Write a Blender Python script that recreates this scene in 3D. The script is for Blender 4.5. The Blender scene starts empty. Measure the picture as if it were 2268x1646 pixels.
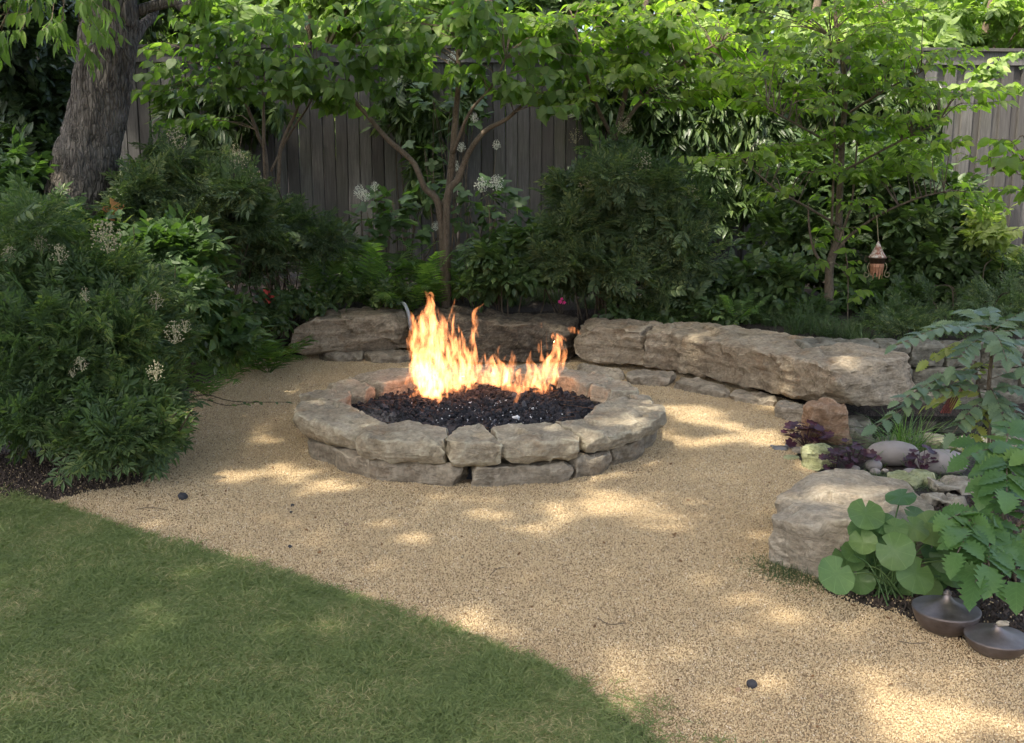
import bpy, math, random
import numpy as np
from mathutils import Matrix, Vector
rng = np.random.default_rng(7)
random.seed(7)
sc = bpy.context.scene
COL = sc.collection
# ------------------------------------------------------------------ camera, sky, sun, exposure
CAMZ, PITCH, FPX, WPX, HPX = 1.73, math.radians(10.8), 2300.0, 2268.0, 1646.0
cam_d = bpy.data.cameras.new('camera'); cam = bpy.data.objects.new('camera', cam_d); COL.objects.link(cam)
cam.location = (0, 0, CAMZ); cam.rotation_euler = (math.pi/2 - PITCH, 0, 0)
cam_d.sensor_width = 36; cam_d.lens = 36*FPX/WPX; cam_d.clip_start = .05; cam_d.clip_end = 600
sc.camera = cam
SUN = np.array([-.28, -.34, .90]); SUN = SUN/np.linalg.norm(SUN)
w = bpy.data.worlds.new('World'); sc.world = w; w.use_nodes = True
nt = w.node_tree; nt.nodes.clear()
sky = nt.nodes.new('ShaderNodeTexSky'); sky.sky_type = 'NISHITA'; sky.sun_disc = False
sky.sun_elevation = math.asin(SUN[2]); sky.sun_rotation = math.atan2(SUN[0], SUN[1]) % (2*math.pi)
sky.air_density = 1.0; sky.dust_density = 6.0; sky.ozone_density = .3
bg = nt.nodes.new('ShaderNodeBackground'); bg.inputs['Strength'].default_value = .15
wo = nt.nodes.new('ShaderNodeOutputWorld')
nt.links.new(sky.outputs[0], bg.inputs[0]); nt.links.new(bg.outputs[0], wo.inputs[0])
sd = bpy.data.lights.new('sun', 'SUN'); sd.energy = 2.1; sd.angle = math.radians(.9); sd.color = (1, .93, .80)
so = bpy.data.objects.new('sun', sd); COL.objects.link(so)
so.rotation_euler = Vector(SUN).to_track_quat('Z', 'Y').to_euler(); so.location = (-8, -5, 14)
sc.view_settings.view_transform = 'Standard'; sc.view_settings.look = 'None'
sc.view_settings.gamma = 1; sc.view_settings.use_curve_mapping = False
sc.view_settings.exposure = 1.9
sc.cycles.transparent_max_bounces = 32; sc.cycles.max_bounces = 8; sc.cycles.use_denoising = True
sc.cycles.transmission_bounces = 6; sc.cycles.diffuse_bounces = 4

# ------------------------------------------------------------------ numeric helpers
cp, sp = math.cos(PITCH), math.sin(PITCH)
def ray(px, py):
    xc = (px - WPX/2)/FPX; yc = -(py - HPX/2)/FPX
    return np.array([xc, cp + yc*sp, -sp + yc*cp])
def D(px, py, z=0.0):                      # the point of height z seen at a place of the picture
    d = ray(px, py); t = (z - CAMZ)/d[2]; return np.array([0, 0, CAMZ]) + d*t
def E(px, py, Y):                          # the point at distance Y seen at a place of the picture
    d = ray(px, py); return np.array([0, 0, CAMZ]) + d*(Y/d[1])
def project(P):
    P = np.asarray(P, float) - np.array([0, 0, CAMZ])
    f = P[..., 1]*cp - P[..., 2]*sp; u = P[..., 1]*sp + P[..., 2]*cp
    f2 = np.where(f < .05, .05, f)
    return WPX/2 + FPX*P[..., 0]/f2, HPX/2 - FPX*u/f2, f
def nrm(v): return v/np.maximum(np.linalg.norm(v, axis=-1, keepdims=True), 1e-9)
def _hash(i, s):
    n = (i[..., 0]*374761393 + i[..., 1]*668265263 + i[..., 2]*2147483647 + s*974711) & 0xffffffff
    n = ((n ^ (n >> 13))*1274126177) & 0xffffffff
    n = (n ^ (n >> 16)) & 0xffffffff
    return n/4294967295.0
def vn(p, s=0):
    p = np.asarray(p, float); i = np.floor(p).astype(np.int64); f = p - i; f = f*f*(3 - 2*f); r = 0
    for a in (0, 1):
        for b in (0, 1):
            for c in (0, 1):
                wgt = (f[..., 0] if a else 1 - f[..., 0])*(f[..., 1] if b else 1 - f[..., 1])*(f[..., 2] if c else 1 - f[..., 2])
                r = r + wgt*_hash(i + np.array([a, b, c]), s)
    return r*2 - 1
def fbm(p, o=4, s=0):
    r = 0; a = 1.0
    for k in range(o):
        r = r + a*vn(p*(2.03**k) + 17.3*k, s + k); a *= .5
    return r
def inside(poly, x, y):
    poly = np.asarray(poly)[:, :2]; r = np.zeros(np.shape(x), bool); j = len(poly) - 1
    for i in range(len(poly)):
        xi, yi = poly[i]; xj, yj = poly[j]
        c = ((yi > y) != (yj > y)) & (x < (xj - xi)*(y - yi)/(yj - yi + 1e-12) + xi)
        r ^= c; j = i
    return r
def crom(P, n):
    P = np.asarray(P, float); Q = np.vstack([2*P[0] - P[1], P, 2*P[-1] - P[-2]]); out = []
    for k in range(len(P) - 1):
        a, b, c, d = Q[k:k + 4]
        for t in np.arange(n)/n:
            out.append(.5*((2*b) + (c - a)*t + (2*a - 5*b + 4*c - d)*t*t + (3*b - a - 3*c + d)*t**3))
    out.append(P[-1]); return np.array(out)

# ------------------------------------------------------------------ mesh helpers
def mesh(name, V, F, mat=None, smooth=False, sharp=None):
    """V (n,3); F: list of arrays of faces, each of one size"""
    me = bpy.data.meshes.new(name); V = np.asarray(V, np.float32)
    F = [np.asarray(f, np.int32) for f in (F if isinstance(F, list) else [F]) if len(f)]
    me.vertices.add(len(V)); me.vertices.foreach_set('co', V.ravel())
    loops = np.concatenate([f.ravel() for f in F]); tot = np.concatenate([np.full(len(f), f.shape[1], np.int32) for f in F])
    me.loops.add(len(loops)); me.loops.foreach_set('vertex_index', loops)
    st = np.concatenate([[0], np.cumsum(tot)[:-1]]).astype(np.int32)
    me.polygons.add(len(tot)); me.polygons.foreach_set('loop_start', st); me.polygons.foreach_set('loop_total', tot)
    me.polygons.foreach_set('use_smooth', np.full(len(tot), smooth))
    me.update(calc_edges=True)
    if sharp: me.set_sharp_from_angle(angle=math.radians(sharp))
    if mat: me.materials.append(mat)
    return me
def tag(o, label=None, cat=None, group=None, kind=None):
    if label: o['label'] = label
    if cat: o['category'] = cat
    if group: o['group'] = group
    if kind: o['kind'] = kind
    return o
def link(name, me, parent=None):
    o = bpy.data.objects.new(name, me); COL.objects.link(o)
    if parent: o.parent = parent
    return o
def origin(parent):
    v = np.zeros(3)
    while parent: v = v + np.array(parent.location); parent = parent.parent
    return v
def part(name, V, F, mat, parent=None, smooth=False, sharp=None, kind=None):
    V = np.asarray(V, float) - origin(parent)
    o = link(name, mesh(name, V, F, mat, smooth, sharp), parent)
    if kind: o['kind'] = kind
    return o
def whole(name, V, F, mat, label, cat, group=None, loc=None, **k):   # a thing that is one mesh, its origin at its base
    V = np.asarray(V, float); loc = np.array([V[:, 0].mean(), V[:, 1].mean(), V[:, 2].min()]) if loc is None else np.asarray(loc, float)
    o = link(name, mesh(name, V - loc, F, mat, **k)); o.location = loc
    return tag(o, label, cat, group)
def thing(name, loc, label, cat, group=None):
    o = bpy.data.objects.new(name, None); COL.objects.link(o); o.location = [float(c) for c in loc]; o.empty_display_size = .1
    return tag(o, label, cat, group)
class Acc:
    def __init__(s): s.V = []; s.F = {}; s.n = 0
    def add(s, V, F):
        V = np.asarray(V, float)
        for f in (F if isinstance(F, list) else [F]):
            f = np.asarray(f)
            if len(f): s.F.setdefault(f.shape[1], []).append(f + s.n)
        s.V.append(V); s.n += len(V); return s
    def get(s): return np.vstack(s.V), [np.vstack(v) for v in s.F.values()]
def box(c, h, R=None):
    v = np.array([[a, b, d] for a in (-1, 1) for b in (-1, 1) for d in (-1, 1)], float)*np.asarray(h)
    if R is not None: v = v @ np.asarray(R).T
    return v + np.asarray(c), np.array([[0, 1, 3, 2], [4, 6, 7, 5], [0, 4, 5, 1], [2, 3, 7, 6], [0, 2, 6, 4], [1, 5, 7, 3]])
def tube(P, r, k=8, closed_ends=True):
    P = np.asarray(P, float); n = len(P); r = np.broadcast_to(np.asarray(r, float), (n,))
    T = nrm(np.gradient(P, axis=0)); a = np.array([1., 0, 0]) if abs(T[0][0]) < .8 else np.array([0, 1., 0])
    V = []
    for i in range(n):
        a = a - T[i]*np.dot(a, T[i]); a = a/max(np.linalg.norm(a), 1e-9); b = np.cross(T[i], a)
        th = np.arange(k)*2*math.pi/k
        V.append(P[i] + r[i]*(np.cos(th)[:, None]*a + np.sin(th)[:, None]*b))
    V = np.vstack(V); i = np.arange(n - 1)[:, None]*k; j = np.arange(k)[None]; j2 = (j + 1) % k
    F = np.stack([i + j, i + j2, i + k + j2, i + k + j], -1).reshape(-1, 4)
    out = [F]
    if closed_ends:
        V = np.vstack([V, P[0], P[-1]]); m = len(V) - 2; jj = np.arange(k)
        out.append(np.vstack([np.stack([np.full(k, m), (jj + 1) % k, jj], 1), np.stack([np.full(k, m + 1), (n - 1)*k + jj, (n - 1)*k + (jj + 1) % k], 1)]))
    return V, out
def lathe(prof, k=40, c=(0, 0, 0)):
    prof = np.asarray(prof, float); n = len(prof); th = np.arange(k)*2*math.pi/k
    V = np.stack([prof[:, 0][:, None]*np.cos(th), prof[:, 0][:, None]*np.sin(th), np.broadcast_to(prof[:, 1][:, None], (n, k))], -1).reshape(-1, 3)
    i = np.arange(n - 1)[:, None]*k; j = np.arange(k)[None]; j2 = (j + 1) % k
    return V + np.asarray(c), [np.stack([i + j, i + j2, i + k + j2, i + k + j], -1).reshape(-1, 4)]
def frames(d, n):
    y = nrm(d); x = nrm(np.cross(y, n)); z = np.cross(x, y); return np.stack([x, y, z], -1)
def scatter(T, P, R, S):
    V, F = T; N = len(P); S = np.broadcast_to(np.asarray(S, float), (N,))
    W = np.einsum('nij,vj->nvi', R, V)*S[:, None, None] + P[:, None, :]
    out = [(f[None] + (np.arange(N)*len(V))[:, None, None]).reshape(-1, f.shape[1]) for f in F]
    return W.reshape(-1, 3), out
def cube_grid(nx, ny, nz):
    A = Acc()
    def face(u, v, ax, s):
        gu, gv = np.meshgrid(np.linspace(-1, 1, u + 1), np.linspace(-1, 1, v + 1), indexing='ij')
        P = np.zeros((u + 1, v + 1, 3)); o = [k for k in range(3) if k != ax]
        P[..., o[0]] = gu; P[..., o[1]] = gv; P[..., ax] = s
        i, j = np.meshgrid(np.arange(u), np.arange(v), indexing='ij'); a = i*(v + 1) + j
        f = np.stack([a, a + v + 1, a + v + 2, a + 1], -1).reshape(-1, 4)
        if (s < 0) != (ax == 1): f = f[:, ::-1]
        A.add(P.reshape(-1, 3), f)
    for s in (-1, 1): face(ny, nz, 0, s); face(nx, nz, 1, s); face(nx, ny, 2, s)
    V, F = A.get(); key = np.round(V*1e5).astype(np.int64)
    _, idx, inv = np.unique(key, axis=0, return_index=True, return_inverse=True)
    return V[idx], inv.reshape(-1)[F[0]]
def vnormals(V, F):
    n = np.cross(V[F[:, 2]] - V[F[:, 0]], V[F[:, 3]] - V[F[:, 1]]); N = np.zeros_like(V)
    for k in range(4): np.add.at(N, F[:, k], n)
    return nrm(N)
def stone(fn, res=(20, 12, 8), seed=0, k=7, cuts=8, cut=.06, amp=.012, strata=.006, fine=.004, big=.0, tb=.35, facet=.11, fam=1.0):
    """a rough block: a rounded cube carried by fn into place, chipped by planes, layered and roughened"""
    r = np.random.default_rng(seed); q, F = cube_grid(*res)
    m = np.abs(q).max(1, keepdims=True); q = q*m/np.power((np.abs(q)**k).sum(1, keepdims=True), 1/k)
    V = fn(q); N = vnormals(V, F)
    if np.einsum('ij,ij->i', N, V - V.mean(0)).mean() < 0: F = F[:, ::-1]; N = -N
    c = V.mean(0)
    for _ in range(cuts):
        n = nrm(r.normal(size=3)*np.array([1, 1, .8])); h = (V - c) @ n; lim = h.max() - cut*r.uniform(.3, 1.0)
        V = V - n*np.maximum(h - lim, 0)[:, None]*.92
    off = r.uniform(-50, 50, 3)
    for sz_, am in ((facet, .8*fam), (facet*.5, .45*fam)) if facet else ():      # chipped faces: each patch pulled to a plane of its own
        N = vnormals(V, F); ext = np.ptp(V, 0); area = 2*(ext[0]*ext[1] + ext[1]*ext[2] + ext[0]*ext[2]); ns = int(np.clip(area/sz_**2, 10, 700))
        s_ = r.integers(0, len(V), ns); C = V[s_]; Q_ = V + vn(V*11 + off, 9)[:, None]*.012; k_ = np.argmin(((Q_[:, None] - C[None])**2).sum(-1) if len(V)*ns < 3e6 else np.concatenate([((q_[:, None] - C[None])**2).sum(-1) for q_ in np.array_split(Q_, 8)]), 1)
        nn = nrm(N[s_] + r.normal(0, .20, (ns, 3))*np.array([1, 1, .6]))[k_]; h = ((C[k_] - V)*nn).sum(1); V = V + nn*(np.clip(h, -.03, .03)*am)[:, None]
    N = vnormals(V, F)
    side = 1 - np.abs(N[:, 2:3])*(1 - tb)
    if big: V = V + N*big*side*vn(V*2.6 + off, 1)[:, None]
    V = V + N*side*amp*fbm(V*np.array([7, 7, 11]) + off, 3, 2)[:, None]
    V = V + N*side*strata*np.sign(vn(V*np.array([3, 3, 26]) + off, 3))[:, None]*np.abs(vn(V*np.array([3, 3, 26]) + off, 3))[:, None]**.5
    rid = 1 - np.abs(fbm(V*16 + off, 3, 5)); V = V + N*side*fine*(rid*2 - 1)[:, None]
    V = V + N*.0015*vn(V*70 + off, 6)[:, None]
    return V, [F]

# ------------------------------------------------------------------ material helpers
class NT:
    def __init__(s, name):
        s.m = bpy.data.materials.new(name); s.m.use_nodes = True; s.t = s.m.node_tree; s.t.nodes.clear()
        s.out = s.n('OutputMaterial'); s.b = s.n('BsdfPrincipled'); s.l(s.b.outputs[0], s.out.inputs[0])
    def n(s, k, **kw):
        o = s.t.nodes.new('ShaderNode' + k)
        for a, b in kw.items(): setattr(o, a, b)
        return o
    def l(s, a, b): s.t.links.new(a, b)
    def v(s, sock, val):
        if hasattr(val, 'is_linked'): s.l(val, sock)
        else: sock.default_value = val
    def noise(s, vec, scale, det=4, rough=.6, dist=0):
        o = s.n('TexNoise'); s.l(vec, o.inputs['Vector']); o.inputs['Scale'].default_value = scale; o.inputs['Detail'].default_value = det
        o.inputs['Roughness'].default_value = rough; o.inputs['Distortion'].default_value = dist; return o.outputs['Fac']
    def vor(s, vec, scale, feat='F1', out='Distance'):
        o = s.n('TexVoronoi', feature=feat); s.l(vec, o.inputs['Vector']); o.inputs['Scale'].default_value = scale; return o.outputs[out]
    def ramp(s, f, stops, interp='LINEAR'):
        o = s.n('ValToRGB'); s.l(f, o.inputs[0]); e = o.color_ramp; e.interpolation = interp
        while len(e.elements) < len(stops): e.elements.new(.5)
        for q, (p, c) in zip(e.elements, stops): q.position = p; q.color = (*c, 1) if len(c) == 3 else c
        return o.outputs[0]
    def mix(s, f, a, b, mode='MIX'):
        o = s.n('Mix', data_type='RGBA', blend_type=mode); s.v(o.inputs[0], f)
        for k, c in ((6, a), (7, b)): s.v(o.inputs[k], (*c, 1) if isinstance(c, tuple) and len(c) == 3 else c)
        return o.outputs[2]
    def math(s, op, a, b=0.0, c=0.0):
        o = s.n('Math', operation=op); s.v(o.inputs[0], a); s.v(o.inputs[1], b); s.v(o.inputs[2], c); return o.outputs[0]
    def mapr(s, f, a, b, c=0., d=1.):
        o = s.n('MapRange'); s.l(f, o.inputs[0]); [s.v(o.inputs[i + 1], x) for i, x in enumerate((a, b, c, d))]; return o.outputs[0]
    def bump(s, h, st=.5, dist=.01, nrm=None):
        o = s.n('Bump'); s.l(h, o.inputs['Height']); o.inputs['Strength'].default_value = st; o.inputs['Distance'].default_value = dist
        if nrm: s.l(nrm, o.inputs['Normal'])
        s.l(o.outputs[0], s.b.inputs['Normal']); return o.outputs[0]
    def scl(s, vec, v):
        o = s.n('Mapping'); s.l(vec, o.inputs[0]); o.inputs['Scale'].default_value = v; return o.outputs[0]
    def obj(s):                      # object coordinates, shifted per object
        tc = s.n('TexCoord'); oi = s.n('ObjectInfo'); o = s.n('VectorMath', operation='ADD')
        m = s.math('MULTIPLY', oi.outputs['Random'], 37.0); cx = s.n('CombineXYZ'); [s.l(m, cx.inputs[i]) for i in range(3)]
        s.l(tc.outputs['Object'], o.inputs[0]); s.l(cx.outputs[0], o.inputs[1]); return o.outputs[0]
    def pos(s): return s.n('NewGeometry').outputs['Position']
    def rnd(s):
        g = s.n('NewGeometry'); oi = s.n('ObjectInfo')
        return s.math('FRACT', s.math('ADD', g.outputs['Random Per Island'], oi.outputs['Random']))
    def set(s, **k):
        for a, b in k.items():
            s.v(s.b.inputs[a.replace('_', ' ')], (*b, 1) if isinstance(b, tuple) and len(b) == 3 else b)
        return s
def olive(x): m = sum(x)/3; return (x[0]*.93 + m*.14, x[1]*.96 + m*.05, x[2]*.82 + m*.10)
def leaf_mat(name, a, b, c=None, trans=.4, rough=.45, tcol=1.5, spec=.35, patch=1.3, veins=None):
    a, b, c = olive(a), olive(b), (olive(c) if c else None)
    s = NT(name); r = s.rnd(); n = s.noise(s.pos(), patch, 2)
    f = s.math('MULTIPLY_ADD', n, 1.1, s.math('MULTIPLY', s.math('SUBTRACT', r, .55), .8))
    col = s.ramp(f, [(.15, a), (.85, b)] if c is None else [(.1, a), (.75, b), (.97, c)])
    vein = s.noise(s.pos(), 60, 2); col = s.mix(s.mapr(vein, .3, .7, .0, .22), col, tuple(x*.6 for x in a))
    if veins:
        tc_ = s.n('TexCoord'); sx = s.n('SeparateXYZ'); s.l(tc_.outputs['Object'], sx.inputs[0]); X, Y_ = sx.outputs[0], sx.outputs[1]
        if veins == 'radial':
            an = s.math('ARCTAN2', X, s.math('SUBTRACT', .42, Y_)); w_ = s.math('ABSOLUTE', s.math('SINE', s.math('MULTIPLY', an, 4.5)))
        else:
            ax = s.math('ABSOLUTE', X); w_ = s.math('MINIMUM', s.math('MULTIPLY', ax, 30.0), s.math('ABSOLUTE', s.math('SINE', s.math('MULTIPLY', s.math('SUBTRACT', Y_, s.math('MULTIPLY', ax, 1.1)), 19.0))))
        col = s.mix(s.mapr(w_, 0, .13, .28, 0), col, tuple(min(x*1.8 + .04, 1) for x in b))
    s.set(Base_Color=col, Roughness=rough); s.b.inputs['Specular IOR Level'].default_value = spec
    tr = s.n('BsdfTranslucent'); tc = s.mix(1.0, col, (min(tcol*1.05, 4), tcol*1.25, tcol*.45), 'MULTIPLY'); s.l(tc, tr.inputs[0])
    mx = s.n('MixShader'); mx.inputs[0].default_value = trans
    s.l(s.b.outputs[0], mx.inputs[1]); s.l(tr.outputs[0], mx.inputs[2]); s.l(mx.outputs[0], s.out.inputs[0]); return s.m
def stone_mat(name, a, b, c, dark=.5, rust=.25, white=.3):
    s = NT(name); v = s.obj()
    n1 = s.noise(v, 3.2, 6, .62); n2 = s.noise(s.scl(v, (1, 1, 3.5)), 9, 8, .68, .6); n3 = s.noise(v, 42, 6, .7)
    col = s.ramp(s.math('MULTIPLY_ADD', n2, .55, s.math('MULTIPLY', n1, .45)), [(.36, a), (.5, b), (.64, c)])
    nr = s.noise(v, 5.1, 5, .6); col = s.mix(s.mapr(nr, .56, .72, 0, rust), col, (.30, .155, .06))
    nd = s.noise(v, 7.7, 9, .72, .4); col = s.mix(s.mapr(nd, .50, .68, 0, dark), col, (.075, .065, .05))
    nw = s.noise(s.scl(v, (1, 1, 2)), 13, 8, .75); col = s.mix(s.mapr(nw, .58, .72, 0, white), col, (.55, .51, .43))
    col = s.mix(s.mapr(n3, .38, .62, .0, .5), col, tuple(x*.45 for x in a))
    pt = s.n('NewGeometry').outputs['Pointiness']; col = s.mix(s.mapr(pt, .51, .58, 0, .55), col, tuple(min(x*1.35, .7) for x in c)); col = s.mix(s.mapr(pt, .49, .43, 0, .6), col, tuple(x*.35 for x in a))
    s.set(Base_Color=col, Roughness=.92); s.b.inputs['Specular IOR Level'].default_value = .15
    h = s.math('ADD', s.math('MULTIPLY', n2, 1.0), s.math('MULTIPLY', n3, .35)); s.bump(h, 1.0, .03); return s.m
def bark_mat(name, a, b, sc_=1.0, st=.8):
    s = NT(name); v = s.pos(); w1 = s.scl(v, (1, 1, .22)); n = s.noise(w1, 34*sc_, 6, .65, .5); m = s.noise(v, 4, 4)
    vv = s.vor(w1, 46*sc_, 'DISTANCE_TO_EDGE'); h = s.math('ADD', s.mapr(vv, 0, .22), n)
    col = s.mix(s.mapr(n, .35, .62), a, b); col = s.mix(s.mapr(vv, 0, .12, .6, 0.), col, tuple(x*.4 for x in a))
    col = s.mix(s.mapr(m, .45, .7, 0, .4), col, tuple(x*1.5 for x in b))
    s.set(Base_Color=col, Roughness=.92); s.b.inputs['Specular IOR Level'].default_value = .15; s.bump(h, st, .02); return s.m
def plain(name, col, rough=.6, metal=0., var=.25, scale=20, bump=.2):
    s = NT(name); v = s.obj(); n = s.noise(v, scale, 5); c = s.mix(s.mapr(n, .3, .7), tuple(x*(1 - var) for x in col), tuple(min(x*(1 + var), 1) for x in col))
    s.set(Base_Color=c, Roughness=rough, Metallic=metal); s.bump(n, bump, .005); return s.m

M = {}
M['redbud'] = leaf_mat('redbud_leaf', (.08, .145, .035), (.135, .225, .05), (.21, .31, .065), .5, .5, 1.7)
M['dogwood'] = leaf_mat('dogwood_leaf', (.12, .19, .035), (.20, .30, .05), (.30, .38, .07), .55, .5, 1.8)
M['shade_canopy'] = leaf_mat('shade_canopy_leaf', (.07, .12, .03), (.12, .18, .045), None, .5)
M['neighbour'] = leaf_mat('neighbour_leaf', (.10, .17, .04), (.19, .29, .07), (.28, .38, .10), .45, .5, patch=.6)
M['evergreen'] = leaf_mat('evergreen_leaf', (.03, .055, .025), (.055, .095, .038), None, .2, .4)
M['nandina'] = leaf_mat('nandina_leaf', (.055, .10, .045), (.10, .165, .06), (.17, .22, .07), .38, .48)
M['nandina_dark'] = leaf_mat('nandina_dark_leaf', (.055, .095, .048), (.10, .155, .068), (.18, .22, .09), .35, .48)
M['fern'] = leaf_mat('fern_frond', (.075, .15, .04), (.125, .225, .055), (.19, .30, .07), .42, .55)
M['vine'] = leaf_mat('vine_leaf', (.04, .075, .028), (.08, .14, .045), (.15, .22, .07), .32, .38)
M['mahonia'] = leaf_mat('mahonia_leaf', (.09, .155, .10), (.14, .215, .125), (.19, .26, .12), .25, .38, patch=2, veins='pinnate')
M['mahonia_yellow'] = leaf_mat('mahonia_yellow_leaf', (.25, .30, .07), (.38, .40, .12), None, .4, .35)
M['mahonia_low'] = leaf_mat('mahonia_low_leaf', (.05, .125, .035), (.09, .19, .05), (.14, .24, .05), .3, .42, patch=2, veins='pinnate')
M['round'] = leaf_mat('round_leaf', (.055, .13, .045), (.10, .18, .055), (.15, .23, .07), .32, .42, patch=2, veins='radial')
M['hydrangea'] = leaf_mat('hydrangea_leaf', (.05, .10, .03), (.08, .15, .045), None, .35, .5)
M['sedge'] = leaf_mat('sedge_blade', (.04, .08, .03), (.085, .14, .05), (.16, .2, .09), .25, .5, patch=3)
M['grass'] = leaf_mat('grass_blade', (.13, .185, .065), (.195, .25, .09), (.42, .37, .21), .25, .7, patch=2.6)
M['purple'] = leaf_mat('purple_leaf', (.035, .012, .022), (.075, .022, .045), None, .2, .35)
M['bark'] = bark_mat('oak_bark', (.055, .048, .042), (.19, .17, .148), .8, .8)
M['twig'] = bark_mat('twig_bark', (.10, .075, .05), (.19, .15, .11), 2, .3)
M['twig_dark'] = bark_mat('dark_twig_bark', (.05, .038, .026), (.10, .08, .055), 2, .3)
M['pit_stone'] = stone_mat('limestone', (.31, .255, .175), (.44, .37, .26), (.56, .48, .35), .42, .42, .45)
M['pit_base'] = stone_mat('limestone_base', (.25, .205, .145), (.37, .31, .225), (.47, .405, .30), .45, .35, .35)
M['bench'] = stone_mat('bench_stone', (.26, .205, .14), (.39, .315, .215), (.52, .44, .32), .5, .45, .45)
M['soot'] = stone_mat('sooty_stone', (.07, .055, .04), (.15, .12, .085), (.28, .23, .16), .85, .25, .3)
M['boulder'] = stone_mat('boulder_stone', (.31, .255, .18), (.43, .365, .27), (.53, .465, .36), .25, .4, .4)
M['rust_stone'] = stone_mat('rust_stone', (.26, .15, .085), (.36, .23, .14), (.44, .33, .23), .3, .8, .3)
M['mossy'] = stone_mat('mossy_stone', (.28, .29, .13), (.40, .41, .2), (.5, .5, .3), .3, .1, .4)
M['river'] = plain('river_stone', (.27, .235, .205), .7, 0, .12, 8, .1)
M['pebble_grey'] = plain('grey_pebble', (.16, .155, .15), .6, 0, .2, 12, .1)
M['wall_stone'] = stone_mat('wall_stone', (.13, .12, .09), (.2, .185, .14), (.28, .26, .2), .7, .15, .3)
s = NT('weathered_wood'); v = s.obj(); wv = s.scl(v, (14, 14, .8)); n = s.noise(wv, 4, 8, .7, .4); n2 = s.noise(v, 1.2, 4)
oi = s.n('ObjectInfo'); c = s.ramp(n, [(.3, (.05, .048, .044)), (.5, (.10, .098, .092)), (.72, (.17, .167, .157))])
c = s.mix(s.mapr(oi.outputs['Random'], 0, 1, 0, .75), c, (.035, .031, .028)); c = s.mix(s.mapr(n2, .5, .75, 0, .5), c, (.07, .075, .05))
s.set(Base_Color=c, Roughness=.9); s.bump(n, .5, .008); M['wood'] = s.m
s = NT('soil'); v = s.pos(); n = s.noise(v, 30, 8, .75); n2 = s.noise(v, 2, 4); vo = s.vor(v, 70, 'F1', 'Distance')
c = s.ramp(n, [(.35, (.018, .013, .009)), (.55, (.05, .036, .026)), (.75, (.12, .095, .07))]); c = s.mix(s.mapr(n2, .5, .7, 0, .3), c, (.09, .065, .04))
s.set(Base_Color=c, Roughness=.95); s.bump(s.math('ADD', n, vo), .9, .03); M['soil'] = s.m
s = NT('gravel_bed'); v = s.pos(); vc = s.n('TexVoronoi'); s.l(v, vc.inputs['Vector']); vc.inputs['Scale'].default_value = 130
c = s.ramp(s.n('SeparateColor').outputs[0], [(0, (.2, .13, .06)), (1, (.5, .38, .22))])
sep = [x for x in s.t.nodes if x.bl_idname == 'ShaderNodeSeparateColor'][0]; s.l(vc.outputs['Color'], sep.inputs[0])
n = s.noise(v, 1.6, 5); c = s.mix(s.mapr(n, .35, .7, 0, .35), c, (.33, .235, .13)); c = s.mix(s.mapr(vc.outputs['Distance'], .3, .8, 0, .5), c, (.24, .165, .085))
s.set(Base_Color=c, Roughness=.9); s.bump(s.math('SUBTRACT', 1.0, vc.outputs['Distance']), .8, .006); M['gravel_bed'] = s.m
s = NT('gravel_grain'); v = s.pos(); oi = s.n('ObjectInfo'); r = oi.outputs['Random']
c = s.ramp(r, [(0, (.36, .25, .125)), (.10, (.50, .375, .21)), (.55, (.575, .44, .25)), (.9, (.64, .51, .31)), (.985, (.70, .61, .45)), (1., (.22, .13, .07))])
n = s.noise(v, 1.1, 5); c = s.mix(s.mapr(n, .38, .68, 0, .35), c, (.42, .30, .16)); s.set(Base_Color=c, Roughness=.8); M['grain'] = s.m
s = NT('lawn_soil'); v = s.pos(); n = s.noise(v, 40, 6); c = s.ramp(n, [(.3, (.03, .035, .014)), (.7, (.10, .095, .05))]); s.set(Base_Color=c, Roughness=.95); M['lawn_soil'] = s.m
s = NT('lava_rock'); v = s.obj(); n = s.noise(v, 45, 8, .75); r = s.n('ObjectInfo').outputs['Random']; g = s.n('NewGeometry').outputs['Random Per Island']
c = s.ramp(s.math('FRACT', s.math('ADD', r, g)), [(0, (.010, .010, .012)), (.6, (.022, .022, .026)), (.9, (.038, .034, .038)), (1, (.085, .085, .092))])
c = s.mix(s.mapr(n, .55, .72, 0, .4), c, (.11, .11, .12)); s.set(Base_Color=c, Roughness=.8); s.bump(n, .9, .01); M['lava'] = s.m
M['ash'] = plain('white_ash', (.55, .54, .53), .9)
M['grey_rock'] = plain('charcoal_rock', (.03, .03, .035), .85, 0, .4, 60, .8)
s = NT('aged_copper'); v = s.obj(); n = s.noise(v, 14, 6, .65); n2 = s.noise(v, 90, 3); c = s.ramp(n, [(.3, (.14, .115, .105)), (.6, (.25, .215, .20)), (.8, (.34, .31, .30))])
s.set(Base_Color=c, Metallic=.85, Roughness=s.mapr(n, .3, .8, .34, .6)); s.bump(n2, .12, .004); M['copper'] = s.m
M['iron'] = plain('rusty_iron', (.09, .055, .035), .6, .6, .3, 40)
M['brass'] = plain('tarnished_brass', (.30, .25, .14), .5, .7)
s = NT('weathered_roof'); v = s.obj(); n = s.noise(v, 30, 8, .75); c = s.mix(s.mapr(n, .45, .58), (.24, .09, .05), (.60, .54, .44)); s.set(Base_Color=c, Roughness=.7); M['lantern_roof'] = s.m
M['copper_strip'] = plain('copper_strip', (.42, .20, .11), .5, .35, .4, 25)
M['cream'] = plain('cream_petal', (.36, .33, .20), .8, 0, .15)
M['white_petal'] = plain('white_petal', (.68, .69, .57), .8, 0, .1)
M['red_petal'] = plain('coral_petal', (.75, .09, .06), .6, 0, .2)
M['pink_petal'] = plain('pink_petal', (.70, .03, .22), .6, 0, .2)
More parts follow.
